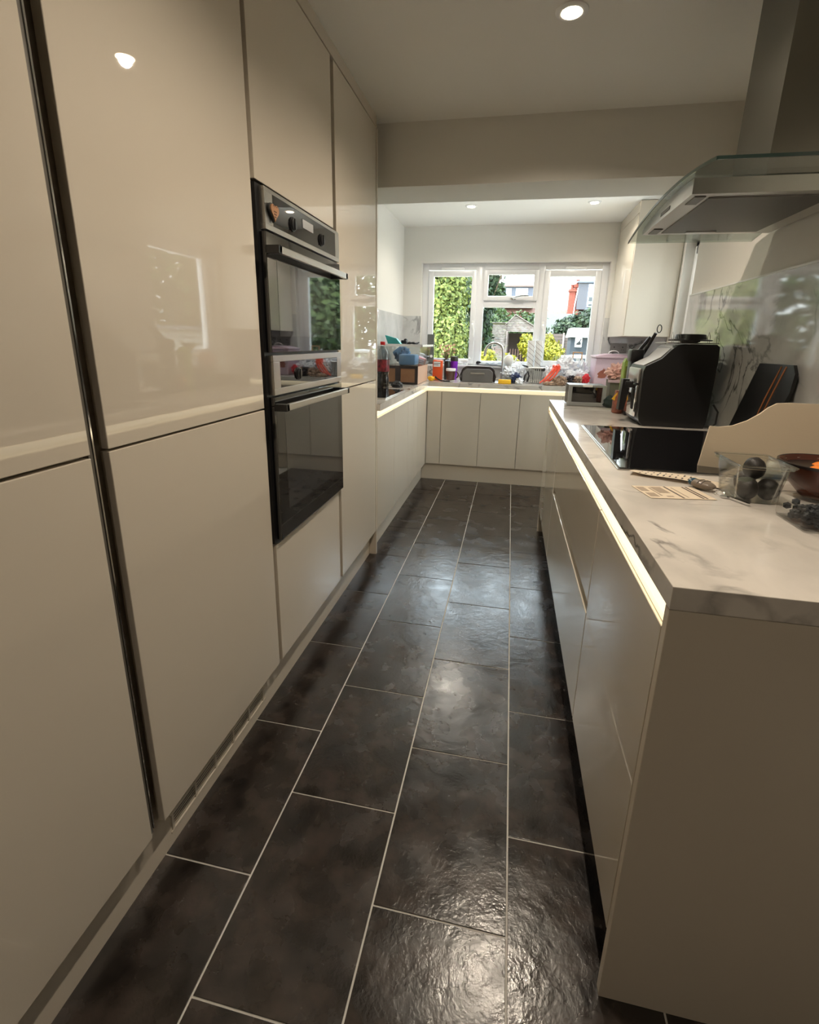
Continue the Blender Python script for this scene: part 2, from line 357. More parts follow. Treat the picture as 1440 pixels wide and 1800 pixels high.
tag(bx(-1.318, XL, 2.600, 2.618, 0, 2.247).build('end_panel', 'gloss_end'), 'full-height cream end panel closing the tall cupboards before the left worktop', 'panel')
# plinth with grille
pl = tag(bx(-.78, XK, -2.4, .805, 0, .15).box(-.78, XK, 1.285, 2.598, 0, .15).box(-.78, XK, .805, 1.285, 0, .036).box(-.78, XK, .805, 1.285, .092, .15).build('plinth', 'gloss_end'),
         'long cream plinth along the floor under the tall cupboards', 'plinth')
gr = thing('vent_grille', 'slotted white ventilation grille set into the plinth under the fridge cupboard', 'grille', (XK, 1.045, .064))
bx(-.778, -.774, .806, 1.284, .037, .091).build('backing', 'dark', gr)
g = MB()
for k in range(6): g.box(-.764, XK + .0015, .806 + k * .0936, .814 + k * .0936, .037, .091)
g.box(-.764, XK + .002, .800, 1.290, .034, .040).box(-.764, XK + .002, .800, 1.290, .088, .094).build('frame', 'gloss_end', gr)
for k in range(5): bx(-.7615, XK, .806, 1.284, .0475 + k * .0084, .0475 + k * .0084 + .0028).build('slat', 'gloss_end', gr)

# ---- double oven
ov = thing('built_in_oven', 'built-in double oven with steel control panels and two black glass doors', 'oven', (-.85, 1.67, .60))
OY0, OY1 = 1.352, 1.980
MB().box(-1.28, XL - .022, OY0 + .024, OY1 - .014, .598, 1.666).build('chassis', 'black', ov)
MB().box(XL - .0315, XL + .001, OY0, OY1 - .002, .600, 1.665).build('face_frame', 'black', ov)
def framed(y0, y1, z0, z1, gy0, gy1, gz0, gz1, nm):
    s = MB(); x1 = XL + .018
    s.box(XL, x1, y0, y1, z0, gz0, bev=.001).box(XL, x1, y0, y1, gz1, z1, bev=.001).box(XL, x1, y0, gy0, gz0, gz1, bev=.001).box(XL, x1, gy1, y1, gz0, gz1, bev=.001)
    p = s.build('control_panel', 'steel', ov)
    bx(XL, x1 - .001, gy0, gy1, gz0, gz1).build('panel_glass', 'bglass', p, label='black glass inset')
    return p
p1 = framed(1.372, 1.976, 1.552, 1.660, 1.42, 1.935, 1.567, 1.650, 'u')
bx(XL + .017, XL + .0185, 1.628, 1.716, 1.607, 1.633).build('display', 'lcd', p1)
def knob(y, z, p):
    MB().lathe([(.021, 0), (.021, .003), (.018, .0035), (.0175, .007), (.016, .008)], (XL + .017, y, z), 28, mtx=Matrix.Rotation(PI / 2, 3, 'Y')).box(XL + .022, XL + .028, y - .003, y + .003, z - .016, z + .016).build('knob', 'black', p, smooth=True)
knob(1.552, 1.600, p1); knob(1.792, 1.600, p1)
p2 = framed(1.372, 1.976, 1.086, 1.205, 1.416, 1.93, 1.106, 1.186, 'l')
knob(1.548, 1.143, p2)
def odoor(z0, z1, hz, wy0, wz0, wz1):
    d = bx(XL - .001, XL + .019, 1.366, 1.976, z0, z1, bev=.0015).build('oven_door', 'bglass', ov)
    bx(XL + .018, XL + .0196, wy0, 1.925, wz0, wz1, bev=.0006).build('window_glass', 'oglass', d)
    MB().box(XL + .045, XL + .057, 1.372, 1.965, hz - .009, hz + .012, bev=.002).build('handle', 'steel', d)
    for y in (1.366, 1.945): MB().box(XL + .015, XL + .057, y, y + .022, hz - .0095, hz + .0125, bev=.001).build('handle_bracket', 'black', d)
odoor(1.214, 1.546, 1.497, 1.425, 1.262, 1.478)
odoor(.612, 1.080, 1.048, 1.43, .700, 1.028)
# hung heart
ht = thing('heart_ornament', 'small wooden heart hung on the near end of the upper oven control panel', 'ornament', (XL + .02, 1.41, 1.60))
hp = [(16 * math.sin(a) ** 3, 13 * math.cos(a) - 5 * math.cos(2 * a) - 2 * math.cos(3 * a) - math.cos(4 * a)) for a in [2 * PI * i / 40 for i in range(40)]]
MB().prism([(1.411 + x * .0017, 1.603 + y * .0017) for x, y in hp], 'x', XL + .0195, XL + .0255).build('backing', 'blackm', ht)
simple('heart wood', 176, 128, 92); simple('engraved brown', 88, 52, 24)
MB().prism([(1.413 + x * .0015, 1.603 + y * .0015) for x, y in hp], 'x', XL + .0255, XL + .0290).build('face', 'heart wood', ht)
e = MB()
for (yy, zz, wd) in ((1.403, 1.617, .004), (1.424, 1.617, .004), (1.413, 1.603, .018), (1.413, 1.596, .016), (1.413, 1.589, .012)):
    e.box(XL + .0290, XL + .0294, yy - wd / 2 * 1.0, yy + wd / 2, zz - .0016, zz + .0016)
e.build('engraving', 'engraved brown', ht)

# ================================================================== BASE CUPBOARDS
def base(name, label, box, doors, group=None):
    t = thing(name, label, 'cupboard', ((box[0] + box[1]) / 2, (box[2] + box[3]) / 2, 0))
    bx(*box, .152, .826).build('carcass', 'gloss_end', t)
    for d in doors: door(*d, t)
    return t
ly = [2.625, 3.046, 3.478, 3.700, 3.868, 4.316]
lab = ['nearest, next to the tall end panel', 'second, wide, from the tall end panel', 'third, narrow, from the tall end panel', 'fourth, narrowest, from the tall end panel', 'last, in the corner by the window run']
for i in range(5):
    base('base_cupboard', 'cream gloss base cupboard under the left worktop, ' + lab[i], (XWL + .003, XL - .045, ly[i] + .002, ly[i + 1] - .002), [(XL - DT, XL, ly[i] + .0015, ly[i + 1] - .0015, ZD0, ZD1)])
bxs = [-.7175, -.5858, -.2395, .1052, .46, .80, 1.19]
lab = ['narrow corner filler at the left', 'below the grey bowl, left of the tap', 'below the tap and sponge', 'standing over the dark plinth gap', 'partly hidden behind the peninsula', 'in the right corner, hidden by the peninsula']
for i in range(6):
    base('base_cupboard', 'cream gloss base cupboard under the window worktop, ' + lab[i], (bxs[i] + .002, bxs[i + 1] - .002, YBF + .045, YB - .003), [(bxs[i] + .0018, bxs[i + 1] - .0018, YBF, YBF + DT, ZD0, ZD1)])
tag(bx(-.78, XK, 2.62, 4.347, 0, .15).build('plinth', 'gloss_end'), 'cream plinth under the left base cupboards, short run after the end panel', 'plinth')
tag(bx(XK + .001, 1.19, 4.347, 4.367, 0, .15).build('plinth', 'gloss_end'), 'cream plinth across the back under the window base cupboards', 'plinth')
def channel(name, label, a, b):
    t = thing('light_channel', label, 'light', (0, 0, .85)); a.build('channel', 'plastic_w', t); b.build('led_strip', 'led', t); return t
channel('l', 'white handle channel with glowing strip under the left worktop edge', bx(-.775, -.771, 2.62, 4.372, .826, .869).box(-.775, XL - .006, 2.62, 4.372, .824, .829), bx(-.771, XL - .008, 2.622, 4.368, .859, .8695))
channel('b', 'white handle channel with glowing strip under the window worktop edge', bx(-.77, 1.19, 4.3725, 4.3765, .826, .869).box(XL - .004, 1.19, YBF + .006, 4.372, .824, .829), bx(XL - .006, 1.19, YBF + .010, 4.368, .859, .8695))
# ---- peninsula
PY0, PY1, PX = .7133, 3.2384, .2636
units = [(.7335, 1.294, 'cream gloss peninsula cupboard with one tall door next to the end panel', [(ZD0, ZD1)]),
         (1.298, 2.470, 'wide cream gloss peninsula drawer unit below the hob', [(ZD0, .514), (.549, ZD1)]),
         (2.474, 3.225, 'cream gloss peninsula cupboard at the window end', [(ZD0, ZD1)])]
for a, b, l, ds in units:
    t = thing('base_cupboard', l, 'cupboard', (.6, (a + b) / 2, 0))
    bx(PX + .055, XW - .003, a, b, .152, .826).build('carcass', 'gloss_end', t)
    for z0, z1 in ds: door(PX, PX + DT, a + .0015, b - .0015, z0, z1, t, name='drawer_front' if len(ds) > 1 else 'door')
    if len(ds) > 1: bx(PX + .022, PX + .05, a, b, .50, .56).build('handle_channel', 'plastic_w', t)
tag(bx(PX, XW - .004, .7135, .7325, 0, .8705, bev=.001).build('end_panel', 'gloss_end'), 'broad cream end panel of the peninsula facing the camera, reaching the floor', 'panel')
tag(bx(PX, XW - .004, 3.227, 3.238, 0, .8705, bev=.001).build('end_panel', 'gloss_end'), 'end panel of the peninsula at its window end', 'panel')
tag(bx(PX + .045, PX + .065, .7325, 3.227, 0, .15).build('plinth', 'blackm'), 'dark recessed plinth under the peninsula drawers', 'plinth')
channel('p', 'glowing strip in the channel under the peninsula worktop edge', bx(PX + .045, PX + .049, .734, 3.226, .832, .869).box(PX + .006, PX + .05, .734, 3.226, .826, .831), bx(PX + .003, PX + .045, .7345, 3.226, .8485, .8695))
# ---- worktops
tag(MB().box(PX - .0006, XW - .002, PY0, PY1, .8715, .910, bev=.0012).build('worktop', 'marble'), 'veined marble-effect worktop on the peninsula, warm lit at its near corner', 'worktop')
tag(MB().prism([(XWL + .002, 2.620), (-.702, 2.620), (-.702, 4.2824), (XE - .002, 4.2824), (XE - .002, YB - .002), (XWL + .002, YB - .002)], 'z', .8715, .910).build('worktop', 'marble'), 'L-shaped veined marble-effect worktop below the window and along the left', 'worktop')
# ---- splashbacks
tag(bx(XWL + .001, XWL + .008, 2.63, YB - .002, .911, 1.497).build('splashback', 'splash'), 'grey-veined marble splashback on the left wall behind the blue box', 'splashback')
tag(bx(XWL + .008, WX0, YB - .008, YB - .001, .911, 1.497).build('splashback', 'splash'), 'marble splashback piece in the corner left of the window', 'splashback')
tag(bx(WX0 + .002, WX1 - .002, YB - .008, YB - .001, .911, 1.016).build('splashback', 'splash'), 'low marble upstand under the window sill', 'splashback')
tag(bx(WX1 + .001, XE - .009, YB - .008, YB - .001, .911, 1.500).build('splashback', 'splash'), 'marble splashback right of the window under the wall cupboard', 'splashback')
tag(bx(XE - .008, XE - .001, 4.285, YB - .009, .911, 1.327).build('splashback', 'splash'), 'marble splashback on the right wall below the wall cupboard', 'splashback')
sp = thing('splashback', 'tall polished marble splashback with pale top trim behind the hob', 'splashback', (XW, 1.8, .911))
bx(XW - .009, XW - .001, .72, 2.958, .911, 1.518).build('panel', 'splash', sp); bx(XW - .011, XW - .001, .72, 2.960, 1.518, 1.525).build('top_trim', 'plastic_w', sp)
# double socket on the right splashback
so_ = thing('wall_socket', 'double wall socket on the splashback right of the window', 'socket', (.97, YB - .008, 1.22))
simple('socket grey', 150, 148, 144)
MB().box(.90, 1.046, YB - .016, YB - .0085, 1.19, 1.276, bev=.003).build('plate', 'socket grey', so_)
for x in (.935, 1.01): bx(x - .004, x + .004, YB - .0175, YB - .0155, 1.235, 1.247).box(x - .012, x - .006, YB - .0175, YB - .0155, 1.215, 1.220).box(x + .006, x + .012, YB - .0175, YB - .0155, 1.215, 1.220).build('pin_hole', 'dark', so_)
# ---- wall cupboard
wc = thing('wall_cupboard', 'cream gloss wall cupboard in the corner right of the window', 'cupboard', (1.03, 4.57, 1.33))
bx(.884, XE - .002, 4.241, YB - .002, 1.331, 2.298).build('carcass', 'gloss_end', wc)
bx(.864, XE - .002, 4.222, 4.240, 1.330, 2.298, bev=.001).build('side_panel', 'gloss_end', wc)
door(.862, .882, 4.243, 4.90, 1.330, 2.215, wc); bx(.864, .882, 4.243, 4.915, 2.220, 2.298).build('filler', 'gloss', wc)

# ---- hob
hb = thing('induction_hob', 'black glass induction hob with a thin steel rim set in the peninsula worktop', 'hob', (.585, 1.82, .911))
MB().box(.325, .838, 1.433, 2.213, .9105, .9135, bev=.001).build('rim', 'steel', hb); MB().box(.331, .832, 1.439, 2.207, .9125, .9165, bev=.001).build('glass_top', 'bglass', hb)

# ---- extractor hood
hd = thing('extractor_hood', 'steel chimney extractor hood with curved glass canopy over the hob', 'extractor hood', (.68, 1.85, 1.68))
def zg(y, top=1.712): return top + .010 - .205 * (y - 1.80) ** 2
g = MB(); n = 24; ys = [1.402 + (2.304 - 1.402) * i / n for i in range(n + 1)]
prof = [(y, zg(y)) for y in ys] + [(y, zg(y) - .006) for y in ys[::-1]]
g.prism(prof, 'x', .442, .902).build('glass_canopy', 'hoodglass', hd, smooth=True)
g = MB(); g.prism([(y, zg(y) + .0012) for y in ys] + [(y, zg(y) - .0072) for y in ys[::-1]], 'x', .4405, .4435)
g.prism([(1.3995, zg(1.4) + .001), (1.4025, zg(1.4) + .001), (1.4025, zg(1.4) - .0065), (1.3995, zg(1.4) - .0065)], 'x', .442, .902)
M['gedge'] = mat('dark glass edge', (.02, .035, .03, 1), .1)
g.build('glass_edge', 'gedge', hd)
by = [1.625 + (2.165 - 1.625) * i / 12 for i in range(13)]
zb = 1.668
bd = MB().prism([(y, zg(y) - .008) for y in by] + [(2.165, zb), (1.625, zb)], 'x', .463, .90).build('body', 'steel', hd)
bx(.52, .84, 1.665, 2.125, zb - .003, zb).build('grease_filter', 'fsteel', hd)
bx(.60, .70, 2.10, 2.118, zb - .006, zb - .002).build('filter_latch', 'steel', hd)
for y in (1.69, 2.10): bx(.478, .508, y - .04, y + .04, zb - .0025, zb).build('lamp_cover', 'dsteel2', hd)
MB().box(.4615, .4635, 1.83, 1.93, 1.678, 1.690, bev=.0008).build('switch_panel', 'dsteel2', hd)
bx(.67, XW - .002, 1.700, 1.952, 1.70, ZC - .001).build('chimney', 'csteel', hd)
#PARTTWO
# ================================================================== GARDEN
simple('grass_base', 66, 80, 38, .9, var=srgb(84, 92, 48), bs=2)
simple('weathered', 168, 154, 148, .8, var=srgb(128, 112, 106), bs=9)
simple('weathered_dark', 98, 84, 78, .8)
simple('roof_red', 150, 70, 56, .8, var=srgb(132, 58, 46), bs=3)
simple('roof_brown', 104, 74, 62, .8)
simple('brick', 128, 64, 50, .85, var=srgb(104, 46, 34), bs=8)
simple('slate_grey', 84, 88, 100, .6)
simple('render_grey', 120, 120, 120, .8)
simple('shed_blue', 50, 56, 64, .7)
simple('felt_white', 232, 236, 240, .6)
simple('bark', 92, 74, 56, .9)
simple('stone_pale', 196, 186, 170, .8)
M['leaf_lime'] = foliage_mat('lime leaves', srgb(62, 78, 28), srgb(132, 138, 68))
M['leaf_mid'] = foliage_mat('mid green leaves', srgb(30, 46, 25), srgb(86, 102, 58))
M['leaf_dark'] = foliage_mat('dark leaves', srgb(18, 30, 20), srgb(62, 80, 50))
M['leaf_yellow'] = foliage_mat('yellow leaves', srgb(88, 92, 20), srgb(150, 140, 34))
struct(bx(-30, 40, 5.21, 80, -.3, -.02).build('ground', 'grass_base'))
struct(bx(-4, 6, 5.21, 8.2, -.02, 0).build('trim_5', 'stone_pale'))   # patio
def crown(mb, c, r, n, s, rnd, elong=1.8, shell=.55, droop=.4):
    for _ in range(n):
        while True:
            d = Vector((rnd.gauss(0, 1), rnd.gauss(0, 1), rnd.gauss(0, 1)))
            if d.length > .1: break
        d.normalize()
        k = shell + (1 - shell) * rnd.random() ** .6
        k *= 1 + .28 * noise.noise(d * 2.6 + Vector(c)) + .12 * noise.noise(d * 7 + Vector(c))
        p = Vector((c[0] + d.x * r[0] * k, c[1] + d.y * r[1] * k, c[2] + d.z * r[2] * k))
        if p.z < .02: continue
        nrm = (d + Vector((rnd.uniform(-.7, .7), rnd.uniform(-.7, .7), rnd.uniform(-.2, .9)))).normalized()
        t = nrm.cross(Vector((rnd.uniform(-1, 1), rnd.uniform(-1, 1), rnd.uniform(-1, 1)))).normalized()
        t = (t + Vector((0, 0, -droop))).normalized(); b = nrm.cross(t).normalized()
        q = s * rnd.uniform(.6, 1.35); w = q / elong
        v = [mb.bm.verts.new(p - t * q), mb.bm.verts.new(p + b * w), mb.bm.verts.new(p + t * q), mb.bm.verts.new(p - b * w)]
        mb.bm.faces.new(v)
def leafless_recalc(mb, name, mt, parent):
    o3 = LOC.get(parent.name, Vector((0, 0, 0)))
    for v in mb.bm.verts: v.co -= o3
    me = bpy.data.meshes.new(name); mb.bm.to_mesh(me); mb.bm.free(); me.materials.append(M[mt])
    o = bpy.data.objects.new(name, me); COL.objects.link(o); o.parent = parent; o['kind'] = 'stuff'; return o
def tree(name, label, cat, base, blobs, mt, s, trunk=True, h=1.5, group=None):
    t = thing(name, label, cat, base, 0, group); rnd = random.Random(sum(ord(ch) for ch in label)); mb = MB()
    for c, r, n in blobs: crown(mb, c, r, n, s, rnd)
    leafless_recalc(mb, 'foliage', mt, t)
    if trunk:
        b = MB(); b.tube([base, (base[0] + .03, base[1], base[2] + h * .5), (base[0] - .02, base[1] + .02, base[2] + h)], [.09 * h / 1.5 + .02, .07 * h / 1.5, .03], 8)
        for k in range(4):
            a = k * 1.7; b.tube([(base[0], base[1], base[2] + h * .5), (base[0] + math.cos(a) * .4 * h / 2, base[1] + math.sin(a) * .4 * h / 2, base[2] + h * 1.1)], [.03, .012], 6)
        b.build('trunk', 'bark', t, smooth=True)
    return t
tree('tree', 'broad lime-green leafy tree filling the left pane of the back window', 'tree', (-1.35, 9.4, -.02),
     [((-1.45, 9.2, 2.1), (.62, .6, .85), 7600), ((-1.2, 9.0, 1.35), (.42, .5, .75), 6100), ((-1.7, 9.3, 1.2), (.5, .5, .9), 4700), ((-1.3, 9.3, 2.75), (.45, .4, .5), 3100), ((-1.75, 9.5, 2.9), (.7, .5, .7), 3200)], 'leaf_lime', .038, h=2.4)
tree('tree', 'tall dark green tree behind the lime one, seen through two panes', 'tree', (-.9, 13.5, -.02),
     [((-1.15, 13.5, 2.2), (.62, .7, 1.15), 3200), ((-.85, 13.7, 3.0), (.5, .5, .7), 1300), ((-1.25, 13.5, 1.1), (.8, .6, .9), 1800), ((-2.2, 14.5, 3.2), (1.6, .8, 1.6), 3000)], 'leaf_dark', .07, h=2.9)
tree('tree', 'light green tree against the sky in the small top window', 'tree', (-1.35, 22, -.02),
     [((-1.25, 22, 3.6), (.55, .7, 1.0), 1500), ((-1.45, 22, 2.4), (1.1, .8, 1.2), 1800), ((-.75, 22, 3.3), (.35, .4, .35), 300)], 'leaf_mid', .10, h=3)
tree('tree', 'tall green tree right of the garden, seen mirrored in the oven glass', 'tree', (4.2, 13.2, -.02),
     [((4.2, 13, 2.2), (1.2, 1.2, 2.0), 4200), ((3.9, 14.2, 1.2), (.9, .9, 1.2), 1600)], 'leaf_mid', .10, h=2.9)
tree('tree', 'tall green tree left of the garden, seen mirrored in the hob splashback', 'tree', (-4.6, 11.5, -.02),
     [((-3.6, 11.5, 2.2), (1.2, 1.2, 2.0), 4200), ((-5.4, 11.2, 2.5), (1.4, 1.4, 2.2), 4600), ((-2.6, 12.5, 1.6), (.8, .9, 1.6), 2200)], 'leaf_mid', .09, h=2.9)
tree('tree', 'distant tall tree beyond the right garden, seen mirrored in the cupboard door beside the ovens', 'tree', (8.5, 27, -.02),
     [((6.8, 26, 3.6), (1.7, 1.5, 3.3), 3800), ((9.6, 26.5, 3.8), (2.2, 1.5, 3.6), 4200), ((12.8, 26, 3.6), (2.4, 1.5, 3.5), 3800)], 'leaf_dark', .16, h=5)
# feathery conifer left of the summerhouse
cf = thing('conifer', 'feathery yellow-green conifer bush left of the grey summerhouse', 'bush', (-.62, 10.5, -.02)); rnd = random.Random(5); mb = MB()
for k in range(46):
    a = rnd.uniform(0, 2 * PI); el = rnd.uniform(.45, 1.2); L = rnd.uniform(.6, 1.15); st = Vector((-.62, 10.5, rnd.uniform(.25, .8)))
    d = Vector((math.cos(a) * math.cos(el) * .8, math.sin(a) * math.cos(el) * .8, math.sin(el) * .9))
    for i in range(34):
        p = st + d * L * i / 34 + Vector((0, 0, -.12 * (i / 34) ** 2)); q = .07 * (1 - i / 40)
        side = d.cross(Vector((rnd.uniform(-1, 1), rnd.uniform(-1, 1), 1))).normalized() * (1 if i % 2 else -1); e_ = p + (side + d * .9) * q
        b2 = d.cross(side).normalized() * .008
        mb.bm.faces.new([mb.bm.verts.new(p - b2), mb.bm.verts.new(e_), mb.bm.verts.new(p + b2)])
leafless_recalc(mb, 'foliage', 'leaf_lime', cf)
MB().tube([(-.62, 10.5, -.02), (-.62, 10.5, 1.0)], [.05, .02], 8).build('trunk', 'bark', cf, smooth=True)
# summerhouse
sh = thing('summerhouse', 'weathered grey wooden summerhouse with gable boards and dark open front', 'shed', (.1, 15.6, -.02))
bx(-.14, .66, 16.3, 16.35, 0, 1.57).box(.62, .66, 15.02, 16.3, 0, 1.57).box(-.16, -.12, 15.02, 16.3, 0, 1.57).build('inner_wall', 'weathered_dark', sh)
for k in range(10):   # gable boards
    z0 = 1.585 + k * .0475; z1 = z0 + .038
    f0 = max(.0, (2.062 - z0) / (2.062 - 1.80)) if z0 > 1.80 else 1
    xl = .049 - (.049 + .215) * min(1, (2.062 - z0) / .262); xr = .049 + (.66) * min(1, (2.062 - z0) / .40)
    xr = min(xr, .69); xl = max(xl, -.17)
    xl2 = max(.049 - .264 * min(1, (2.062 - z1) / .262), -.17); xr2 = min(.049 + .66 * min(1, max(0, 2.062 - z1) / .40), .69)
    if xr2 - xl2 < .01: xr2 = xl2 + .01
    MB().prism([(xl, z0), (xr, z0), (xr2, z1), (xl2, z1)], 'y', 15.0 - .004 * (k % 2), 15.03).build('gable_board', 'weathered', sh)
for k in range(13):
    z0 = 1.22 - .0 + (k - 0) * .0475
    if z0 + .04 > 1.82: break
    bx(-.60, -.165, 15.02, 15.05, z0, z0 + .036).build('side_board', 'weathered', sh)
for k in range(24):
    z0 = .02 + k * .05
    if z0 > 1.18: break
    bx(-.60, -.165, 15.02, 15.05, z0, z0 + .043).build('side_board', 'weathered', sh)
MB().prism([(-.24, 1.78), (.049, 2.075), (.74, 1.68), (.74, 1.66), (.049, 2.05), (-.24, 1.76)], 'y', 14.95, 16.4).build('roof', 'weathered', sh)
bx(-.62, -.16, 15.0, 16.3, 1.82, 1.84).build('side_roof', 'weathered', sh)
bx(-.19, -.15, 14.98, 15.03, 0, 1.6).build('corner_post', 'weathered', sh)
for k in range(9): bx(-.05 + k * .075, -.025 + k * .075, 14.6, 14.63, .5, 1.10).build('railing_slat', 'roof_brown', sh)
# hedges and bushes
tree('hedge', 'green leafy hedge rising behind the summerhouse roof', 'hedge', (0, 20, -.02), [((-.5, 20, 1.75), (.9, .6, .72), 1900), ((.45, 20.2, 1.8), (.85, .6, .68), 1900)], 'leaf_mid', .075, h=1.2)
tree('bush', 'large round green bush below the red roof in the right pane', 'bush', (2.2, 20, -.02), [((2.1, 20, 1.75), (.62, .6, .55), 2000), ((2.75, 20, 2.0), (.6, .6, .55), 1800), ((2.3, 20, 1.2), (1.0, .6, .7), 1200)], 'leaf_dark', .075, h=1.2)
tree('bush', 'bright yellow shrub in front of the summerhouse opening', 'bush', (.42, 11, -.02), [((.36, 11, 1.2), (.24, .3, .20), 620), ((.5, 11, .9), (.3, .3, .4), 700), ((.3, 11.1, 1.36), (.14, .2, .10), 160)], 'leaf_yellow', .034, h=.9)
tree('bush', 'bright yellow shrub low in the right window pane', 'bush', (.85, 10.6, -.02), [((.82, 10.6, 1.08), (.25, .3, .22), 800), ((.74, 10.7, 1.32), (.12, .15, .14), 180), ((.9, 10.6, .7), (.3, .3, .4), 500)], 'leaf_yellow', .034, h=.8)
tree('bush', 'small yellow flowering plant seen inside the tap arch', 'bush', (-.35, 8.4, -.02), [((-.38, 8.4, 1.03), (.14, .15, .13), 300), ((-.35, 8.4, .7), (.2, .2, .35), 300)], 'leaf_yellow', .030, h=.6)
tree('bush', 'low yellow shrub beside the red railings', 'bush', (.0, 8.4, -.02), [((-.02, 8.4, .95), (.16, .15, .13), 300), ((.0, 8.4, .6), (.2, .2, .35), 300)], 'leaf_yellow', .028, h=.5)
# fence
fn = thing('garden_fence', 'weathered wooden garden fence behind the yellow shrub', 'fence', (1.4, 17, -.02))
for k in range(12): bx(.95, 1.62, 17, 17.02, .42 + k * .098, .42 + k * .098 + .088).build('fence_board', 'weathered_dark', fn)
for k in range(12): bx(1.66, 2.05, 17, 17.02, .42 + k * .095, .42 + k * .095 + .085).build('fence_board', 'weathered_dark', fn)
bx(1.615, 1.665, 16.97, 17.03, 0, 1.62).box(.93, .96, 16.97, 17.03, 0, 1.62).build('post', 'weathered', fn)
tag(bx(1.0, 2.6, 23, 23.3, 0, 2.55).build('garden_wall', 'render_grey'), 'pale grey rendered wall below the red roof', 'wall')
# small shed with sign
ws = thing('garden_shed', 'dark blue-grey garden shed with pale roof at the right of the window', 'shed', (1.9, 15, -.02))
bx(1.66, 2.4, 15, 15.9, 0, 1.50).build('wall', 'shed_blue', ws)
MB().prism([(1.60, 1.46), (1.66, 1.72), (2.45, 1.72), (2.5, 1.46)], 'y', 14.9, 16.0).build('roof', 'felt_white', ws)
sg = thing('shed_sign', 'white sign with a black bird figure on the shed front', 'sign', (1.87, 14.98, 1.2))
bx(1.775, 1.965, 14.965, 14.995, 1.19, 1.455).build('board', 'plastic_w', sg)
MB().prism([(1.86, 1.33), (1.89, 1.36), (1.93, 1.43), (1.94, 1.40), (1.91, 1.34), (1.94, 1.30), (1.93, 1.24), (1.90, 1.26), (1.87, 1.24), (1.84, 1.26), (1.82, 1.23), (1.81, 1.29)], 'y', 14.955, 14.964).build('figure', 'dark', sg)
tag(MB().lathe([(.12, 0), (.03, .02), (.03, 1.05), (.26, 1.06), (.26, 1.09), (.02, 1.11)], (1.02, 8.0, 0), 20).build('garden_table', 'render_grey', smooth=True), 'pale round garden table low in the right pane', 'table')
tag(MB().box(-.66, -.58, 8.9, 8.98, 0, 1.12, bev=.01).box(-.68, -.56, 8.88, 9.0, 1.12, 1.15, bev=.005).build('garden_post', 'stone_pale'), 'pale stone post under the lime-green tree', 'post')
# far houses
hs = thing('house', 'brick house with red tiled roof, tall chimney and grey dormer beyond the garden', 'house', (7, 52, 0))
bx(2.5, 12, 50.5, 58, 0, 3.9).build('wall', 'brick', hs)
MB().prism([(50.0, 3.8), (54.5, 4.75), (59, 3.8)], 'x', 2.3, 12.2).build('roof', 'roof_red', hs)
mb = MB(); 
for k in range(22): mb.tube([(2.6 + k * .42, 50.02, 3.83), (2.6 + k * .42, 54.4, 4.74)], .03, 5)
mb.build('roof_ribs', 'roof_brown', hs, kind='stuff')
ch = MB().box(5.0, 5.55, 50.5, 51.2, 3.7, 6.1).box(4.92, 5.62, 50.4, 51.25, 6.1, 6.3).box(5.45, 6.0, 50.6, 51.3, 3.7, 6.5).box(5.38, 6.08, 50.5, 51.35, 6.5, 6.75).build('chimney', 'brick', hs)
for x, z in ((5.25, 6.3), (5.72, 6.75), ): MB().lathe([(.16, 0), (.14, .35), (.19, .37), (.19, .45), (.12, .46)], (x, 50.9, z), 12).build('chimney_pot', 'brick', ch, smooth=True)
MB().tube([(5.55, 50.4, 4.0), (5.6, 50.4, 5.0), (5.75, 50.4, 6.4)], .05, 6).build('flue_pipe', 'felt_white', hs)
bx(5.75, 8.2, 50.3, 54, 4.5, 6.85).build('dormer', 'slate_grey', hs); bx(5.6, 8.4, 50.1, 54.2, 6.85, 7.0).build('dormer_roof', 'slate_grey', hs)
for k in range(8): bx(5.78 + k * .105, 5.80 + k * .105, 50.27, 50.3, 4.55, 6.82).build('cladding_rib', 'weathered_dark', hs)
wf = bx(6.66, 7.2, 50.2, 50.32, 4.72, 6.7).build('window', 'plastic_w', hs)
simple('far glass', 120, 140, 160, .1); simple('far glass dark', 50, 56, 60, .1)
bx(6.76, 7.1, 50.15, 50.2, 5.85, 6.45).build('pane', 'far glass', wf); bx(6.76, 7.1, 50.15, 50.2, 5.2, 5.6).build('pane', 'far glass dark', wf); bx(6.76, 7.1, 50.15, 50.2, 4.8, 4.95).build('pane', 'far glass dark', wf)
hb2 = thing('house', 'brown-roofed house with a flat-roofed dormer, seen in the small top window', 'house', (0, 57, 0))
bx(-6, 2.15, 56, 62, 0, 4.6).build('wall', 'brick', hb2)
MB().prism([(55.6, 4.4), (58, 6.1), (62.5, 4.4)], 'x', -6.2, 2.2).build('roof', 'roof_brown', hb2)
bx(-2.6, 1.95, 55.3, 58, 5.0, 7.0).build('dormer', 'slate_grey', hb2); bx(-2.7, 2.05, 55.0, 58.2, 7.0, 7.15).build('dormer_roof', 'weathered_dark', hb2)
for x0, x1 in ((-1.0, -.45), (.0, .38), (.38, .82), (.82, 1.24)):
    q = bx(x0, x1, 55.18, 55.3, 5.2, 6.85).build('window', 'plastic_w', hb2)
    bx(x0 + .08, x1 - .08, 55.14, 55.18, 5.5, 6.6).build('pane', 'far glass', q)
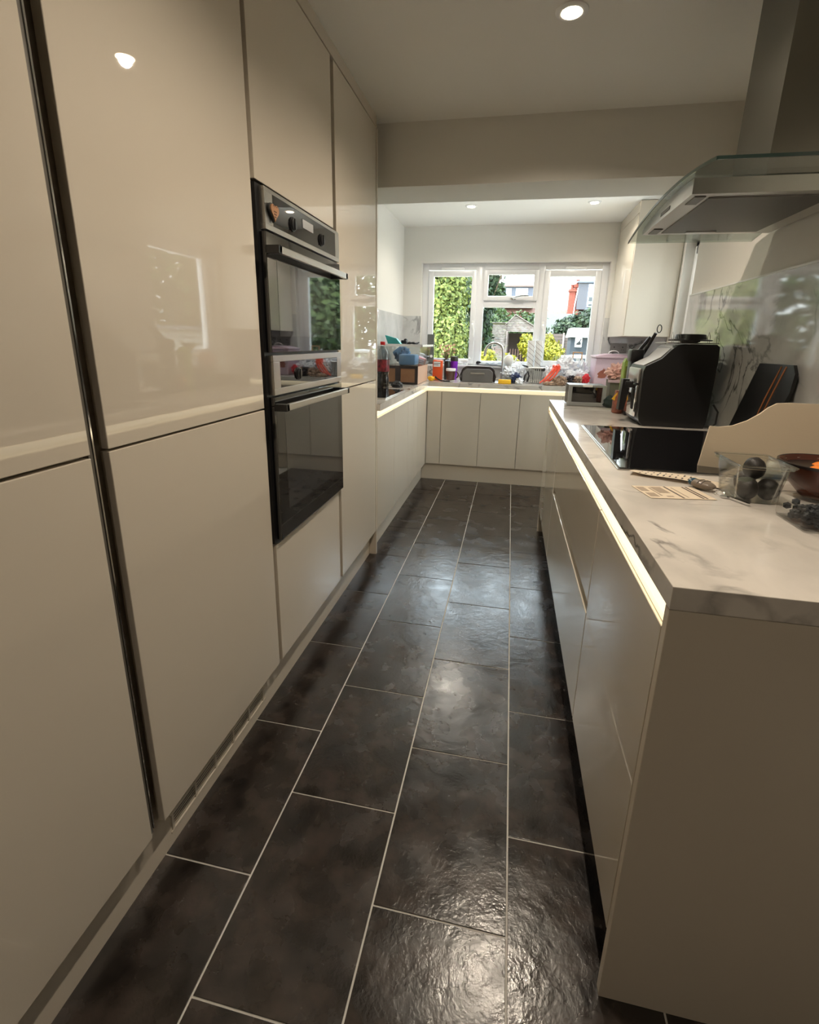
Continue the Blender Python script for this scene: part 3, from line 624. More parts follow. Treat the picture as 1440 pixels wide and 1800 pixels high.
# outside the right window (seen mirrored in the cupboard doors)
simple('board_white', 150, 150, 148, .6)
wb = thing('boarded_outbuilding', 'white weatherboarded outbuilding outside the right window, mirrored in the doors', 'shed', (4.5, 7.5, -.02))
bx(4.02, 5.2, 5.4, 10.2, 0, 1.36).build('wall', 'board_white', wb)
for k in range(11): bx(3.99, 4.02, 5.4, 10.2, .03 + k * .122, .03 + k * .122 + .108).build('weatherboard', 'board_white', wb)
bx(3.9, 5.4, 5.3, 10.3, 1.36, 1.42).build('roof', 'slate_grey', wb)
tree('tree', 'green tree outside the right window, mirrored in the cupboard doors', 'tree', (8, 13, -.02), [((8.2, 13, 2.7), (1.9, 2.6, 1.9), 5200), ((8.4, 10, 2.2), (1.4, 2, 1.5), 2600), ((8.6, 17, 2.9), (2.0, 2.4, 2.3), 3800)], 'leaf_mid', .12, h=2.6)
# ================================================================== THINGS ON THE LEFT WORKTOP
ZW = .9105
simple('card_brown', 150, 112, 82, .8, var=srgb(138, 100, 72), bs=12); simple('card_side', 196, 160, 134, .8); simple('tape_dark', 52, 44, 42, .45)
cb = thing('cardboard_box', 'brown cardboard box with dark tape on the left worktop under the blue box', 'box', (-.88, 4.2, ZW))
MB().box(-1.04, -.742, 3.95, 4.42, ZW, 1.058, bev=.003).build('carton', 'card_brown', cb)
tp = MB(); tp.box(-1.041, -.7415, 3.947, 3.952, 1.036, 1.0585).box(-1.041, -.7415, 3.947, 3.952, ZW, .926).box(-.765, -.7405, 3.946, 3.951, ZW, 1.0585)
tp.box(-.93, -.885, 3.946, 3.951, .915, 1.05).build('tape', 'tape_dark', cb); bx(-.742, -.7395, 3.955, 4.415, .914, 1.055).build('side_panel', 'card_side', cb)
simple('blue_cloth', 92, 128, 168, .7, bump=.6, bs=25, bd=.01); simple('blue_tub', 118, 158, 204, .4)
sb = thing('storage_box', 'clear plastic storage box with blue contents on top of the cardboard box', 'box', (-.86, 4.2, 1.059))
def tubshape(x0, x1, y0, y1, z0, z1, t=.003, fl=.02):
    g = MB(); a = g.bm
    def ring(x0, x1, y0, y1, z): return [a.verts.new(p) for p in ((x0, y0, z), (x1, y0, z), (x1, y1, z), (x0, y1, z))]
    r = [ring(x0 + fl, x1 - fl, y0 + fl, y1 - fl, z0), ring(x0, x1, y0, y1, z1), ring(x0 + t, x1 - t, y0 + t, y1 - t, z1), ring(x0 + fl + t, x1 - fl - t, y0 + fl + t, y1 - fl - t, z0 + t)]
    for k in range(3):
        for i in range(4): a.faces.new((r[k][i], r[k][(i + 1) % 4], r[k + 1][(i + 1) % 4], r[k + 1][i]))
    a.faces.new(r[0][::-1]); a.faces.new(r[3]); return g
tubshape(-1.05, -.715, 3.92, 4.44, 1.0595, 1.222).build('tub', 'clearp', sb)
MB().box(-1.06, -.700, 3.90, 4.46, 1.216, 1.228, bev=.003).build('lid', 'clearp', sb)
MB().box(-1.062, -.698, 3.898, 3.902, 1.213, 1.230).box(-.702, -.698, 3.898, 4.462, 1.213, 1.230).build('lid_rim', 'plastic_w', sb)
tag(MB().ball((-.945, 4.28, 1.14), (.07, .10, .07), 3, .25, 2, 1, flat=1.066).build('folded_towel', 'blue_cloth', smooth=True), 'blue cloth folded inside the clear storage box', 'cloth')
tag(MB().box(-.905, -.765, 3.955, 4.12, 1.066, 1.150, bev=.014).build('food_tub', 'blue_tub', smooth=True), 'light blue plastic tub inside the front of the storage box', 'tub')
simple('lilac', 196, 176, 204, .5)
tag(MB().ball((-.79, 4.30, 1.10), (.04, .10, .034), 3, .2, 3, 5, flat=1.066).build('packet', 'lilac', smooth=True), 'lilac packet inside the right end of the storage box', 'packet')
simple('teal', 60, 172, 168, .4)
tag(MB().prism([(-1.02, 1.231), (-1.045, 1.30), (-.99, 1.285), (-.95, 1.275), (-.91, 1.231)], 'y', 4.05, 4.11).build('packet', 'teal'), 'teal packet lying on the storage box lid', 'packet')
gd = MB(); gd.tube([(-.86 + .06 * math.cos(a) + .01 * math.sin(3 * a), 4.25 + .045 * math.sin(a), 1.240 + .006 * math.sin(4 * a)) for a in [k * .5 for k in range(26)]], .006, 6)
gd.box(-.93, -.885, 4.15, 4.22, 1.232, 1.262, bev=.004).ball((-.90, 4.2, 1.262), (.018, .02, .016), 2).tube([(-.93, 4.18, 1.24), (-.96, 4.12, 1.237), (-.985, 4.13, 1.236)], .004, 6)
tag(gd.build('charging_cable', 'black', smooth=True), 'coiled black cable and plug lying on the storage box lid', 'cable')
# cola bottle
simple('cola', 18, 8, 6, .08); simple('red_cap', 206, 32, 36, .35); simple('label_dark', 38, 12, 16, .4, var=srgb(150, 40, 52), bs=40)
bt = thing('cola_bottle', 'large clear soft drink bottle with red cap and dark label at the tall panel', 'bottle', (-.885, 3.37, ZW))
MB().lathe([(.030, .0), (.045, .006), (.044, .02), (.0455, .03), (.045, .09), (.040, .11), (.044, .13), (.0455, .215), (.043, .24), (.032, .275), (.016, .302), (.013, .318)], seg=28).build('bottle_body', 'clearp', bt, smooth=True, world=False)
MB().lathe([(.028, .003), (.0425, .008), (.0425, .085), (.037, .11), (.0405, .13), (.0405, .145), (.0, .146)], seg=28).build('drink', 'cola', bt, smooth=True, world=False)
MB().lathe([(.0462, .135), (.0465, .137), (.0465, .213), (.0462, .215)], seg=28, close=True).build('label_wrap', 'label_dark', bt, smooth=True, world=False)
MB().lathe([(.017, .316), (.0175, .318), (.0175, .336), (.015, .338)], seg=24).build('cap', 'red_cap', bt, smooth=True, world=False)
tag(MB().ball((-.845, 3.66, .925), (.045, .05, .03), 3, .35, 3, 9, flat=ZW + .0005).build('dish_cloth', 'blackm', smooth=True), 'crumpled black cloth in front of the cardboard box', 'cloth')
ts = thing('glass_board', 'flat black glass board with pale edge on the left worktop', 'board', (-.87, 3.1, ZW))
MB().box(-1.02, -.735, 2.86, 3.42, ZW + .0005, ZW + .008, bev=.002).build('board', 'bglass', ts); MB().box(-.734, -.731, 2.86, 3.42, ZW + .0005, ZW + .007).box(-1.02, -.731, 2.856, 2.8595, ZW + .0005, ZW + .007).build('edge_strip', 'steel', ts)
# ================================================================== THINGS BY THE WINDOW
simple('slate_board', 98, 102, 98, .7); simple('orange_bag', 226, 92, 44, .4); simple('purple', 132, 40, 190, .3); simple('mug_brown', 92, 62, 52, .25)
simple('yellow', 236, 186, 40, .6); simple('bowl_grey', 112, 110, 108, .35); simple('flower', 206, 150, 116, .8, var=srgb(226, 200, 170), bs=40)
sl = thing('slate_board', 'tall narrow grey slate board standing on the left end of the sill', 'board', (-.79, 4.90, 1.0405))
MB().box(-.825, -.758, 4.88, 4.893, 1.0405, 1.325, bev=.001).build('board', 'slate_board', sl)
MB().lathe([(.014, 0), (.014, .004), (.0, .005)], (-.782, 4.879, 1.115), 20, mtx=Matrix.Rotation(PI / 2, 3, 'X')).build('disc', 'plastic_w', sl, smooth=True)
bx(-.826, -.757, 4.874, 4.896, 1.0403, 1.050).build('foot', 'blackm', sl)
op = thing('orange_packet', 'orange food packet with white label standing left of the purple cup', 'packet', (-.65, 4.5, ZW))
MB().box(-.700, -.610, 4.46, 4.52, ZW, 1.095, bev=.012).build('bag', 'orange_bag', op, smooth=True); bx(-.690, -.628, 4.4575, 4.4605, 1.035, 1.08).build('label', 'plastic_w', op)
sc = MB(); sc.box(-.690, -.628, 4.4565, 4.4578, 1.062, 1.068).box(-.690, -.645, 4.4565, 4.4578, 1.048, 1.054).build('print', 'bowl_grey', op)
tag(MB().lathe([(.026, 0), (.030, .01), (.031, .15), (.027, .17), (.014, .18), (0, .182)], (-.585, 4.62, ZW), 24).build('pepper_pot', 'black', smooth=True), 'black lidded canister between the orange packet and the purple cup', 'canister')
pc = thing('purple_cup', 'purple plastic cup with lid on the sill edge behind the brown mug', 'cup', (-.525, 4.66, ZW))
MB().lathe([(.028, 0), (.031, .004), (.036, .17), (.034, .17), (.03, .01), (0, .01)], (-.525, 4.66, ZW + .0), 28, close=True).build('cup_body', 'purple', pc, smooth=True)
MB().lathe([(.037, .172), (.037, .20), (.033, .215), (0, .217)], (-.525, 4.66, ZW), 28).tube([(-.50, 4.66, ZW + .21), (-.475, 4.66, ZW + .23), (-.47, 4.66, ZW + .20)], .003, 6).build('lid', 'tape_dark', pc, smooth=True)
mg = thing('mug', 'dark brown mug with white rim and handle at the left of the sink', 'mug', (-.52, 4.47, ZW))
MB().lathe([(.030, 0), (.036, .004), (.043, .09), (.044, .092), (.040, .092), (.034, .012), (0, .012)], (-.530, 4.47, ZW + .008), 28, close=True).build('mug_body', 'mug_brown', mg, smooth=True)
MB().lathe([(.0445, .082), (.0455, .10), (.041, .105), (.040, .09)], (-.530, 4.47, ZW + .008), 28, close=True).build('rim', 'plastic_w', mg, smooth=True)
MB().tube([(-.490 + .030 * math.cos(a), 4.47, ZW + .058 + .030 * math.sin(a)) for a in [(-70 + 14 * k) * PI / 180 for k in range(11)]], .006, 8).build('handle', 'mug_brown', mg, smooth=True)
tag(MB().lathe([(.030, 0), (.055, .004), (.062, .009), (.058, .008), (.03, .004), (0, .004)], (-.545, 4.40, ZW), 28, close=True).build('saucer', 'plastic_w', smooth=True), 'white saucer in front of the brown mug', 'saucer')
sp_ = thing('washing_brush', 'black-handled brush lying on the worktop by the saucer', 'brush', (-.63, 4.36, ZW))
MB().tube([(-.665, 4.42, ZW + .035), (-.64, 4.38, ZW + .022), (-.60, 4.345, ZW + .010), (-.52, 4.335, ZW + .008)], [.009, .007, .006, .005], 8).build('handle', 'black', sp_, smooth=True)
tag(MB().ball((-.70, 4.40, ZW + .022), (.032, .03, .022), 3, .3, 3, 3, flat=ZW + .0005).build('scourer', 'yellow', smooth=True), 'yellow scourer beside the cardboard box', 'sponge')
# plant with dried flowers on the sill
pt = thing('dried_flower_pot', 'small black pot of dried orange and cream flowers on the sill', 'plant', (-.63, 4.905, 1.0405))
MB().lathe([(.022, 0), (.028, .04), (.030, .05), (.026, .05), (0, .045)], (-.63, 4.905, 1.0405), 20, close=True).build('pot', 'black', pt, smooth=True)
rnd = random.Random(3); mb = MB(); mb2 = MB()
for k in range(22):
    a = rnd.uniform(0, 6.28); rr = rnd.uniform(.02, .085); z = 1.13 + rnd.uniform(0, .10)
    p = (-.63 + rr * math.cos(a), 4.905 + rr * .35 * math.sin(a), z); mb2.tube([(-.63, 4.905, 1.085), (-.63 + rr * .5 * math.cos(a), 4.905, 1.11), p], .0018, 4)
    mb.ball(p, (.014, .012, .013), 1, .5, 4, k)
mb.build('flower_heads', 'flower', pt); mb2.build('stems', 'bark', pt)
for k in range(5):
    pass
an = thing('sheep_figurine', 'small white animal figurine on the sill right of the purple cup', 'figurine', (-.44, 4.905, 1.0405))
MB().ball((-.445, 4.905, 1.078), (.038, .018, .020), 3, .15, 5, 2).build('body', 'plastic_w', an, smooth=True)
MB().ball((-.400, 4.905, 1.098), (.014, .011, .012), 2).tube([(-.405, 4.90, 1.107), (-.402, 4.90, 1.122)], [.004, .001], 6).build('head', 'plastic_w', an, smooth=True)
for dx in (-.025, .02): MB().tube([(-.445 + dx, 4.90, 1.07), (-.445 + dx, 4.90, 1.041)], .006, 6).build('leg', 'plastic_w', an, smooth=True)
simple('cloth_pale', 206, 214, 222, .8, bump=.5, bs=30, bd=.006); simple('glass_white', 226, 224, 218, .2)
tag(MB().ball((-.17, 4.90, 1.052), (.155, .04, .022), 4, .3, 4, 12, flat=1.041).build('tea_towel', 'cloth_pale', smooth=True), 'pale blue-grey tea towel heaped along the sill behind the tap', 'cloth')
tag(MB().ball((-.31, 4.895, 1.062), (.026, .022, .020), 3, .2, 4, 2, flat=1.041).build('scrub_pad', 'blackm', smooth=True), 'small black scrubbing pad at the left end of the tea towel', 'pad')
tp_ = thing('teapot', 'white patterned teapot on the sill behind the tap', 'teapot', (-.02, 4.905, 1.0405))
MB().lathe([(.028, 0), (.045, .02), (.050, .05), (.040, .085), (.028, .095), (.026, .10), (0, .11)], (-.02, 4.908, 1.0405), 28).build('pot_body', 'glass_white', tp_, smooth=True)
MB().ball((-.02, 4.908, 1.156), (.008, .008, .009), 2).build('knob', 'glass_white', tp_, smooth=True)
MB().tube([(.025, 4.908, 1.075), (.045, 4.908, 1.09), (.055, 4.908, 1.125)], [.010, .008, .006], 8).build('spout', 'glass_white', tp_, smooth=True)
MB().tube([(-.065 - .02 * math.sin(a), 4.908, 1.09 + .028 * math.cos(a)) for a in [k * PI / 8 for k in range(9)]], .005, 8).build('handle', 'glass_white', tp_, smooth=True)
simple('roll_stripe', 168, 158, 156, .8)
for i, (xa, l) in enumerate(((.150, 'left of the two white diagonally striped rolls standing on the sill'), (.224, 'right of the two white diagonally striped rolls standing on the sill'))):
    t = thing('paper_roll', l, 'roll', (xa + .032, 4.895, 1.0405))
    MB().lathe([(.010, .0), (.0315, .0), (.032, .245), (.010, .245)], seg=28).build('roll', 'plastic_w', t, smooth=True, world=False)
    for k in range(5):
        z = .02 + k * .044; MB().tube([(.033 * math.cos(a), .033 * math.sin(a), z + .028 * (-(a + PI / 2)) / 1.2 + .014) for a in [-PI + .15 + q * .355 for q in range(9)]], .0022, 5).build('stripe', 'roll_stripe', t, smooth=True, world=False)
def pan(x, y, r, z, a, label):
    t = thing('frying_pan', label, 'pan', (x, y, z))
    MB().lathe([(r * .8, 0), (r, .022), (r * .98, .022), (r * .78, .003), (0, .003)], seg=32, close=True).build('pan_body', 'black', t, smooth=True, world=False)
    MB().tube([(math.cos(a) * r * .95, math.sin(a) * r * .95, .018), (math.cos(a) * (r + .08), math.sin(a) * (r + .08), .040), (math.cos(a) * (r + .13), math.sin(a) * (r + .13), .05)], [.006, .008, .008], 8).build('handle', 'black', t, smooth=True, world=False)
    return t
pan(.30, 4.76, .085, 1.012, PI * 1.02, 'small black frying pan resting on the dishes in front of the striped rolls')
# sink + tap
tg = thing('sink', 'inset steel sink under the window, mostly hidden below the worktop edge', 'sink', (-.15, 4.6, .9105))
MB().box(-.45, .12, 4.385, 4.40, .9105, .9135).box(-.45, .12, 4.80, 4.815, .9105, .9135).box(-.45, -.435, 4.40, 4.80, .9105, .9135).box(.105, .12, 4.40, 4.80, .9105, .9135).build('rim', 'steel', tg); bx(-.435, .105, 4.40, 4.80, .9105, .912).build('basin', 'dsteel', tg)
fx = thing('kitchen_tap', 'tall steel swan-neck kitchen tap in front of the middle pane', 'tap', (-.07, 4.72, .9135))
MB().lathe([(.028, .9135), (.028, .922), (.020, .926), (.020, .985), (.014, .99)], (-.07, 4.72, 0), 24).build('base', 'steel', fx, smooth=True)
MB().tube([(-.072, 4.72, .985), (-.075, 4.72, 1.17)] + [(-.158 + .083 * math.cos(a), 4.72 - .01 * (a / PI), 1.172 + .083 * math.sin(a)) for a in [PI * k / 16 for k in range(1, 16)]] + [(-.242, 4.71, 1.165), (-.246, 4.71, 1.135)], .0115, 14).build('spout', 'steel', fx, smooth=True)
MB().tube([(-.055, 4.72, .955), (-.02, 4.71, .965), (.015, 4.70, .985)], [.008, .006, .005], 8).build('lever', 'steel', fx, smooth=True)
bw = thing('roasting_tin', 'dark grey roasting tin propped on edge at the sink', 'tin', (-.28, 4.44, .914))
pts = lambda w, h, r: [(w / 2 - r + r * math.cos(a), h - r + r * math.sin(a)) for a in [k * PI / 12 for k in range(7)]] + [(-w / 2 + r + r * math.cos(a), h - r + r * math.sin(a)) for a in [PI / 2 + k * PI / 12 for k in range(7)]] + [(-w / 2, 0), (w / 2, 0)]
MB().prism([(-.282 + x, .9145 + z) for x, z in pts(.305, .135, .06)], 'y', 4.46, 4.475).build('rim', 'tape_dark', bw, smooth=True)
MB().prism([(-.282 + x, .9145 + z) for x, z in pts(.270, .112, .045)], 'y', 4.40, 4.461).build('tin_body', 'bowl_grey', bw, smooth=True)
MB().box(-.345, -.22, 4.385, 4.401, .985, .998, bev=.003).build('handle', 'steel', bw)
for sx_ in (-1, 1): MB().tube([(-.282 + sx_ * .150, 4.44, .916), (-.282 + sx_ * .160, 4.435, .96), (-.282 + sx_ * .145, 4.43, 1.0)], .005, 6).build('side_handle', 'tape_dark', bw, smooth=True)
tag(MB().box(-.095, .015, 4.345, 4.382, ZW, ZW + .038, bev=.007).build('sponge', 'yellow', smooth=True), 'yellow sponge on the worktop edge right of the tap', 'sponge')
# dish pile
simple('bag_white', 226, 230, 236, .3, bump=.9, bs=14, bd=.02); simple('orange_stripe', 236, 92, 66, .35); simple('blue_dark', 30, 46, 88, .4); simple('red_cloth', 198, 34, 48, .7)
simple('leopard', 196, 166, 140, .8, var=srgb(60, 44, 38), bs=36); simple('dark_cloth', 52, 50, 56, .8, bump=.6, bs=20, bd=.008)
dp = thing('plastic_bag', 'thin white plastic bag slumped over dark items right of the sponge', 'bag', (.04, 4.55, ZW))
MB().ball((-.005, 4.54, .975), (.055, .06, .07), 4, .45, 3, 21, flat=ZW + .001).build('bag', 'bag_white', dp, smooth=True)
tag(MB().ball((.055, 4.42, .955), (.045, .04, .050), 3, .5, 3, 4, flat=ZW + .001).build('crumpled_glove', 'blue_dark', smooth=True), 'dark blue and black crumpled glove beside the yellow sponge', 'glove')
tag(MB().ball((.085, 4.39, .935), (.035, .025, .030), 3, .5, 4, 8, flat=ZW + .001).build('crumpled_foil', 'bag_white', smooth=True), 'crumpled white wrapper in front of the blue glove', 'wrapper')
tag(MB().ball((.09, 4.66, .985), (.05, .06, .085), 4, .4, 3, 31, flat=ZW + .001).build('plastic_bag', 'bag_white', smooth=True), 'crumpled white plastic bag behind the dark blue glove', 'bag')
bs_ = thing('rubber_strap', 'black strap item lying against the clear tub', 'strap', (.14, 4.45, ZW))
MB().tube([(.125, 4.44, .93), (.135, 4.43, .99), (.155, 4.44, 1.02), (.168, 4.44, .98), (.155, 4.44, .93)], .008, 8).build('strap', 'black', bs_, smooth=True)
cj = thing('clear_tub', 'clear ribbed plastic tub standing among the dishes', 'tub', (.23, 4.55, ZW))
tubshape(.165, .285, 4.49, 4.61, ZW + .001, 1.045, fl=.006).build('tub', 'clearp', cj); MB().box(.160, .290, 4.485, 4.615, 1.045, 1.052, bev=.002).build('rim', 'glass_white', cj)
for k in range(6): bx(.175 + k * .018, .178 + k * .018, 4.487, 4.492, ZW + .01, 1.04).build('rib', 'glass_white', cj)
ob = thing('striped_carrier_bag', 'white carrier bag with orange and red stripes leaning by the clear tub', 'bag', (.34, 4.5, ZW))
MB().ball((.355, 4.55, .975), (.06, .06, .085), 4, .35, 3, 41, flat=ZW + .001).build('bag', 'bag_white', ob, smooth=True)
for k in range(3): MB().tube([(.262 + k * .03, 4.40 + .01 * k, .925 + k * .004), (.305 + k * .03, 4.41, .965), (.34 + k * .028, 4.42, 1.005), (.375 + k * .02, 4.43, 1.05)], [.006, .008, .009, .010], 8).build('stripe', 'orange_stripe', ob, smooth=True)
tag(MB().ball((.395, 4.47, 1.055), (.035, .04, .030), 3, .4, 3, 15).build('handle_knot', 'orange_stripe', smooth=True), 'bright orange knotted bag top above the striped bag', 'bag')
for (c, r, s, l) in (((.50, 4.70, 1.03), (.10, .09, .11), 51, 'large white plastic bag heaped left of centre in front of the right pane'), ((.645, 4.73, 1.0), (.055, .08, .11), 57, 'white plastic bag heaped beside the pink tin'), ((.585, 4.555, .965), (.105, .05, .07), 61, 'low flat white plastic bag across the front of the bag pile')):
    tag(MB().ball(c, r, 4, .38, 3.2, s, flat=ZW + .001).build('plastic_bag', 'bag_white', smooth=True), l, 'bag')
tag(MB().ball((.43, 4.40, .948), (.06, .04, .042), 4, .35, 4, 71, flat=ZW + .001).build('patterned_scarf', 'leopard', smooth=True), 'brown and cream animal-print scarf crumpled on the worktop edge', 'scarf')
tag(MB().ball((.36, 4.38, .925), (.075, .03, .020), 3, .4, 4, 73, flat=ZW + .001).build('patterned_scarf', 'leopard', smooth=True), 'end of animal-print fabric lying flat left of the crumpled scarf', 'scarf')
tag(MB().ball((.535, 4.43, .95), (.045, .045, .045), 4, .4, 3, 77, flat=ZW + .001).build('dark_cloth', 'dark_cloth', smooth=True), 'dark grey cloth heaped behind the black framed box', 'cloth')
tag(MB().ball((.575, 4.40, .965), (.040, .035, .032), 3, .3, 4, 79).build('cloth_bundle', 'leopard', smooth=True), 'small speckled cream bundle on the dark cloth', 'bundle')
tag(MB().ball((.650, 4.47, .965), (.036, .034, .046), 3, .35, 3, 83, flat=ZW + .001).build('red_cloth', 'red_cloth', smooth=True), 'red cloth between the white bags and the pink tin', 'cloth')
fr = thing('photo_frame', 'small light wood photo frame on the sill behind the white bags', 'frame', (.62, 4.91, 1.0405))
MB().box(.572, .582, 4.90, 4.912, 1.0405, 1.19).box(.652, .662, 4.90, 4.912, 1.0405, 1.19).box(.582, .652, 4.90, 4.912, 1.18, 1.19).box(.582, .652, 4.90, 4.912, 1.0405, 1.052).build('frame', 'wood', fr)
# pink tin
simple('pink_tin', 206, 182, 196, .35); simple('squirrel', 152, 88, 70, .6); simple('pink_bag', 226, 186, 178, .5, bump=.4, bs=20, bd=.01); simple('pot_grey', 110, 108, 98, .4)
tn = thing('bread_bin', 'pale pink lidded bread bin with brown squirrel pictures, corner of the worktop', 'bread bin', (.88, 4.6, ZW))
MB().box(.715, 1.04, 4.45, 4.72, ZW, 1.150, bev=.012).build('bin_body', 'pink_tin', tn, smooth=True)
MB().box(.706, 1.049, 4.441, 4.729, 1.150, 1.168, bev=.004).prism([(.72, 1.168), (1.035, 1.168), (.93, 1.185), (.82, 1.185)], 'y', 4.46, 4.71).build('lid', 'pink_tin', tn, smooth=True)
MB().tube([(.835, 4.585, 1.185)] + [(.877 - .042 * math.cos(a), 4.585, 1.187 + .025 * math.sin(a)) for a in [PI * k / 8 for k in range(1, 8)]] + [(.919, 4.585, 1.185)], .004, 8).build('handle', 'plastic_w', tn, smooth=True)
sq = [(0, 0), (.03, -.004), (.06, 0), (.07, .02), (.065, .045), (.055, .065), (.05, .085), (.044, .066), (.040, .086), (.034, .066), (.018, .058), (.004, .046), (-.008, .030), (.004, .022), (.0, .010)]
for dx in (.745, .86): MB().prism([(dx + x, .985 + z) for x, z in sq], 'y', 4.4485, 4.4498).build('squirrel_print', 'squirrel', tn)
# ================================================================== THINGS ON THE PENINSULA
tb = thing('framed_box', 'small grey-framed box with dark glossy front at the peninsula window end', 'box', (.45, 3.0, ZW))
simple('frame_grey', 150, 154, 154, .35)
MB().box(.345, .553, 2.975, 3.13, ZW + .006, 1.030, bev=.003).build('casing', 'tape_dark', tb)
q = MB(); q.box(.345, .366, 2.958, 2.976, ZW + .02, 1.032, bev=.002).box(.532, .553, 2.958, 2.976, ZW + .02, 1.032, bev=.002).box(.366, .532, 2.958, 2.976, 1.020, 1.032).box(.340, .557, 2.955, 2.977, ZW + .001, ZW + .022, bev=.003)
q.build('frame', 'frame_grey', tb); bx(.366, .532, 2.966, 2.975, ZW + .022, 1.020).build('glass_front', 'bglass', tb); MB().box(.42, .475, 2.952, 2.962, 1.020, 1.034, bev=.003).build('latch', 'plastic_w', tb)
gp = thing('grey_caddy', 'dull grey-green caddy standing right of the black framed box', 'caddy', (.63, 3.06, ZW))
tubshape(.575, .70, 3.0, 3.13, ZW + .001, 1.06, fl=.008).build('tub', 'pot_grey', gp); MB().box(.560, .704, 2.99, 3.0, 1.048, 1.064, bev=.003).build('lip', 'pink_tin', gp)
tag(MB().ball((.625, 3.07, 1.095), (.058, .05, .050), 4, .45, 3, 91).build('pink_packet', 'pink_bag', smooth=True), 'crumpled pale pink packet sitting in the grey caddy', 'packet')
simple('green_box', 152, 176, 84, .5, var=srgb(130, 160, 66), bs=8); simple('green_glass', 96, 104, 50, .1); simple('copper', 150, 88, 66, .4, var=srgb(96, 52, 40), bs=40)
simple('teal_dark', 26, 44, 42, .5)
tag(MB().ball((.585, 2.95, .938), (.045, .045, .040), 3, .2, 3, 95, flat=ZW + .001).build('dark_cloth', 'teal_dark', smooth=True), 'very dark green cloth bundle between the framed box and the jars', 'cloth')
gb = thing('green_carton', 'tall yellow-green carton with slanted top standing behind the air fryer handle', 'carton', (.625, 2.83, ZW))
MB().prism([(.598, ZW + .001), (.650, ZW + .001), (.650, 1.17), (.598, 1.17)], 'y', 2.80, 2.86).prism([(.598, 1.17), (.650, 1.17), (.640, 1.192), (.606, 1.192)], 'y', 2.805, 2.855).build('carton_body', 'green_box', gb)
bx(.604, .644, 2.7985, 2.8005, 1.02, 1.15).build('label', 'green_glass', gb)
tag(MB().lathe([(.028, 0), (.033, .004), (.033, .085), (.026, .10), (.026, .118), (.0, .12)], (.578, 2.72, ZW), 24).build('spice_jar', 'copper', smooth=True), 'small reddish-brown jar in front of the green carton', 'jar')
tag(MB().prism([(.535, .985), (.56, 1.02), (.565, .97)], 'y', 2.70, 2.703).build('paper_tag', 'yellow'), 'small yellow paper tag beside the reddish jar', 'tag')
kh = thing('knife_block', 'black block holding two long black-handled utensils beside the green carton', 'utensil holder', (.62, 2.66, ZW))
MB().box(.590, .655, 2.63, 2.70, ZW + .001, 1.185, bev=.006).box(.583, .645, 2.62, 2.70, 1.180, 1.240, bev=.008).build('block', 'black', kh, smooth=True)
def handle(p0, p1, r):
    return MB().tube([p0, [(a + b) / 2 for a, b in zip(p0, p1)], p1], [r * .8, r, r * .9], 10)
handle((.628, 2.66, 1.235), (.668, 2.64, 1.300), .009).build('utensil_handle', 'black', kh, smooth=True)
h2 = handle((.640, 2.655, 1.20), (.680, 2.61, 1.318), .0085); h2.tube([(.6905 + .010 * math.cos(a), 2.60, 1.338 + .018 * math.sin(a)) for a in [k * PI / 8 for k in range(16)]], .0022, 6, cyc=True)
h2.build('utensil_handle', 'black', kh, smooth=True)
tag(MB().lathe([(.026, 0), (.028, .004), (.028, .14), (.022, .155), (.022, .17), (0, .172)], (.648, 2.585, ZW), 24).build('oil_bottle', 'green_glass', smooth=True), 'olive glass jar squeezed behind the air fryer drawer', 'jar')
# air fryer
af = thing('air_fryer', 'large black air fryer with sloping display and steel-fronted drawer', 'air fryer', (.72, 2.42, ZW))
fp = [(.600, ZW + .001), (.582, ZW + .02), (.576, .96), (.573, 1.10), (.572, 1.150), (.580, 1.172), (.64, 1.205), (.675, 1.245), (.695, 1.262), (.72, 1.268), (.845, 1.268), (.858, 1.258), (.862, 1.20), (.858, .95), (.850, ZW + .001)]
MB().prism(fp, 'y', 2.30, 2.56).build('housing', 'black', af, smooth=True)
MB().prism([(.5775, 1.176), (.641, 1.2105), (.6765, 1.2495), (.6795, 1.2475), (.643, 1.207), (.580, 1.172)], 'y', 2.33, 2.53).build('display_glass', 'dsteel', af, smooth=True)
MB().box(.562, .578, 2.335, 2.525, 1.095, 1.160, bev=.006).build('control_front', 'steel', af, smooth=True)
MB().box(.560, .578, 2.335, 2.525, .945, 1.088, bev=.008).build('drawer_front', 'chrome', af, smooth=True)
MB().box(.527, .562, 2.40, 2.46, 1.070, 1.100, bev=.005).prism([(.517, 1.108), (.545, 1.108), (.548, 1.06), (.535, .965), (.512, .965), (.515, 1.06)], 'y', 2.405, 2.455).build('drawer_handle', 'black', af, smooth=True)
MB().tube([(.865, 2.28, 1.02), (.885, 2.27, .99), (.88, 2.26, .94), (.86, 2.27, ZW + .006)], .004, 6).build('power_cable', 'black', af, smooth=True)
tr = thing('toast_rack', 'thin wire rack standing on top of the air fryer', 'rack', (.76, 2.42, 1.269))
MB().tube([(.66, 2.32, 1.272), (.86, 2.32, 1.272), (.86, 2.52, 1.272), (.66, 2.52, 1.272)], .002, 6, cyc=True).build('base_wire', 'dsteel', tr, smooth=True)
for x in (.672, .70, .815, .85):
    MB().tube([(x, 2.32, 1.272), (x - .004, 2.321, 1.30), (x, 2.322, 1.318), (x + .006, 2.321, 1.30), (x + .006, 2.32, 1.272)], .0013, 5).build('loop_wire', 'dsteel', tr, smooth=True)
bl = thing('black_dish', 'upturned shallow black dish on top of the air fryer', 'dish', (.757, 2.36, 1.274))
MB().lathe([(.084, .008), (.086, .012), (.064, .016), (.058, .034), (.054, .036), (0, .036)], seg=40).build('dish', 'black', bl, smooth=True, world=False)
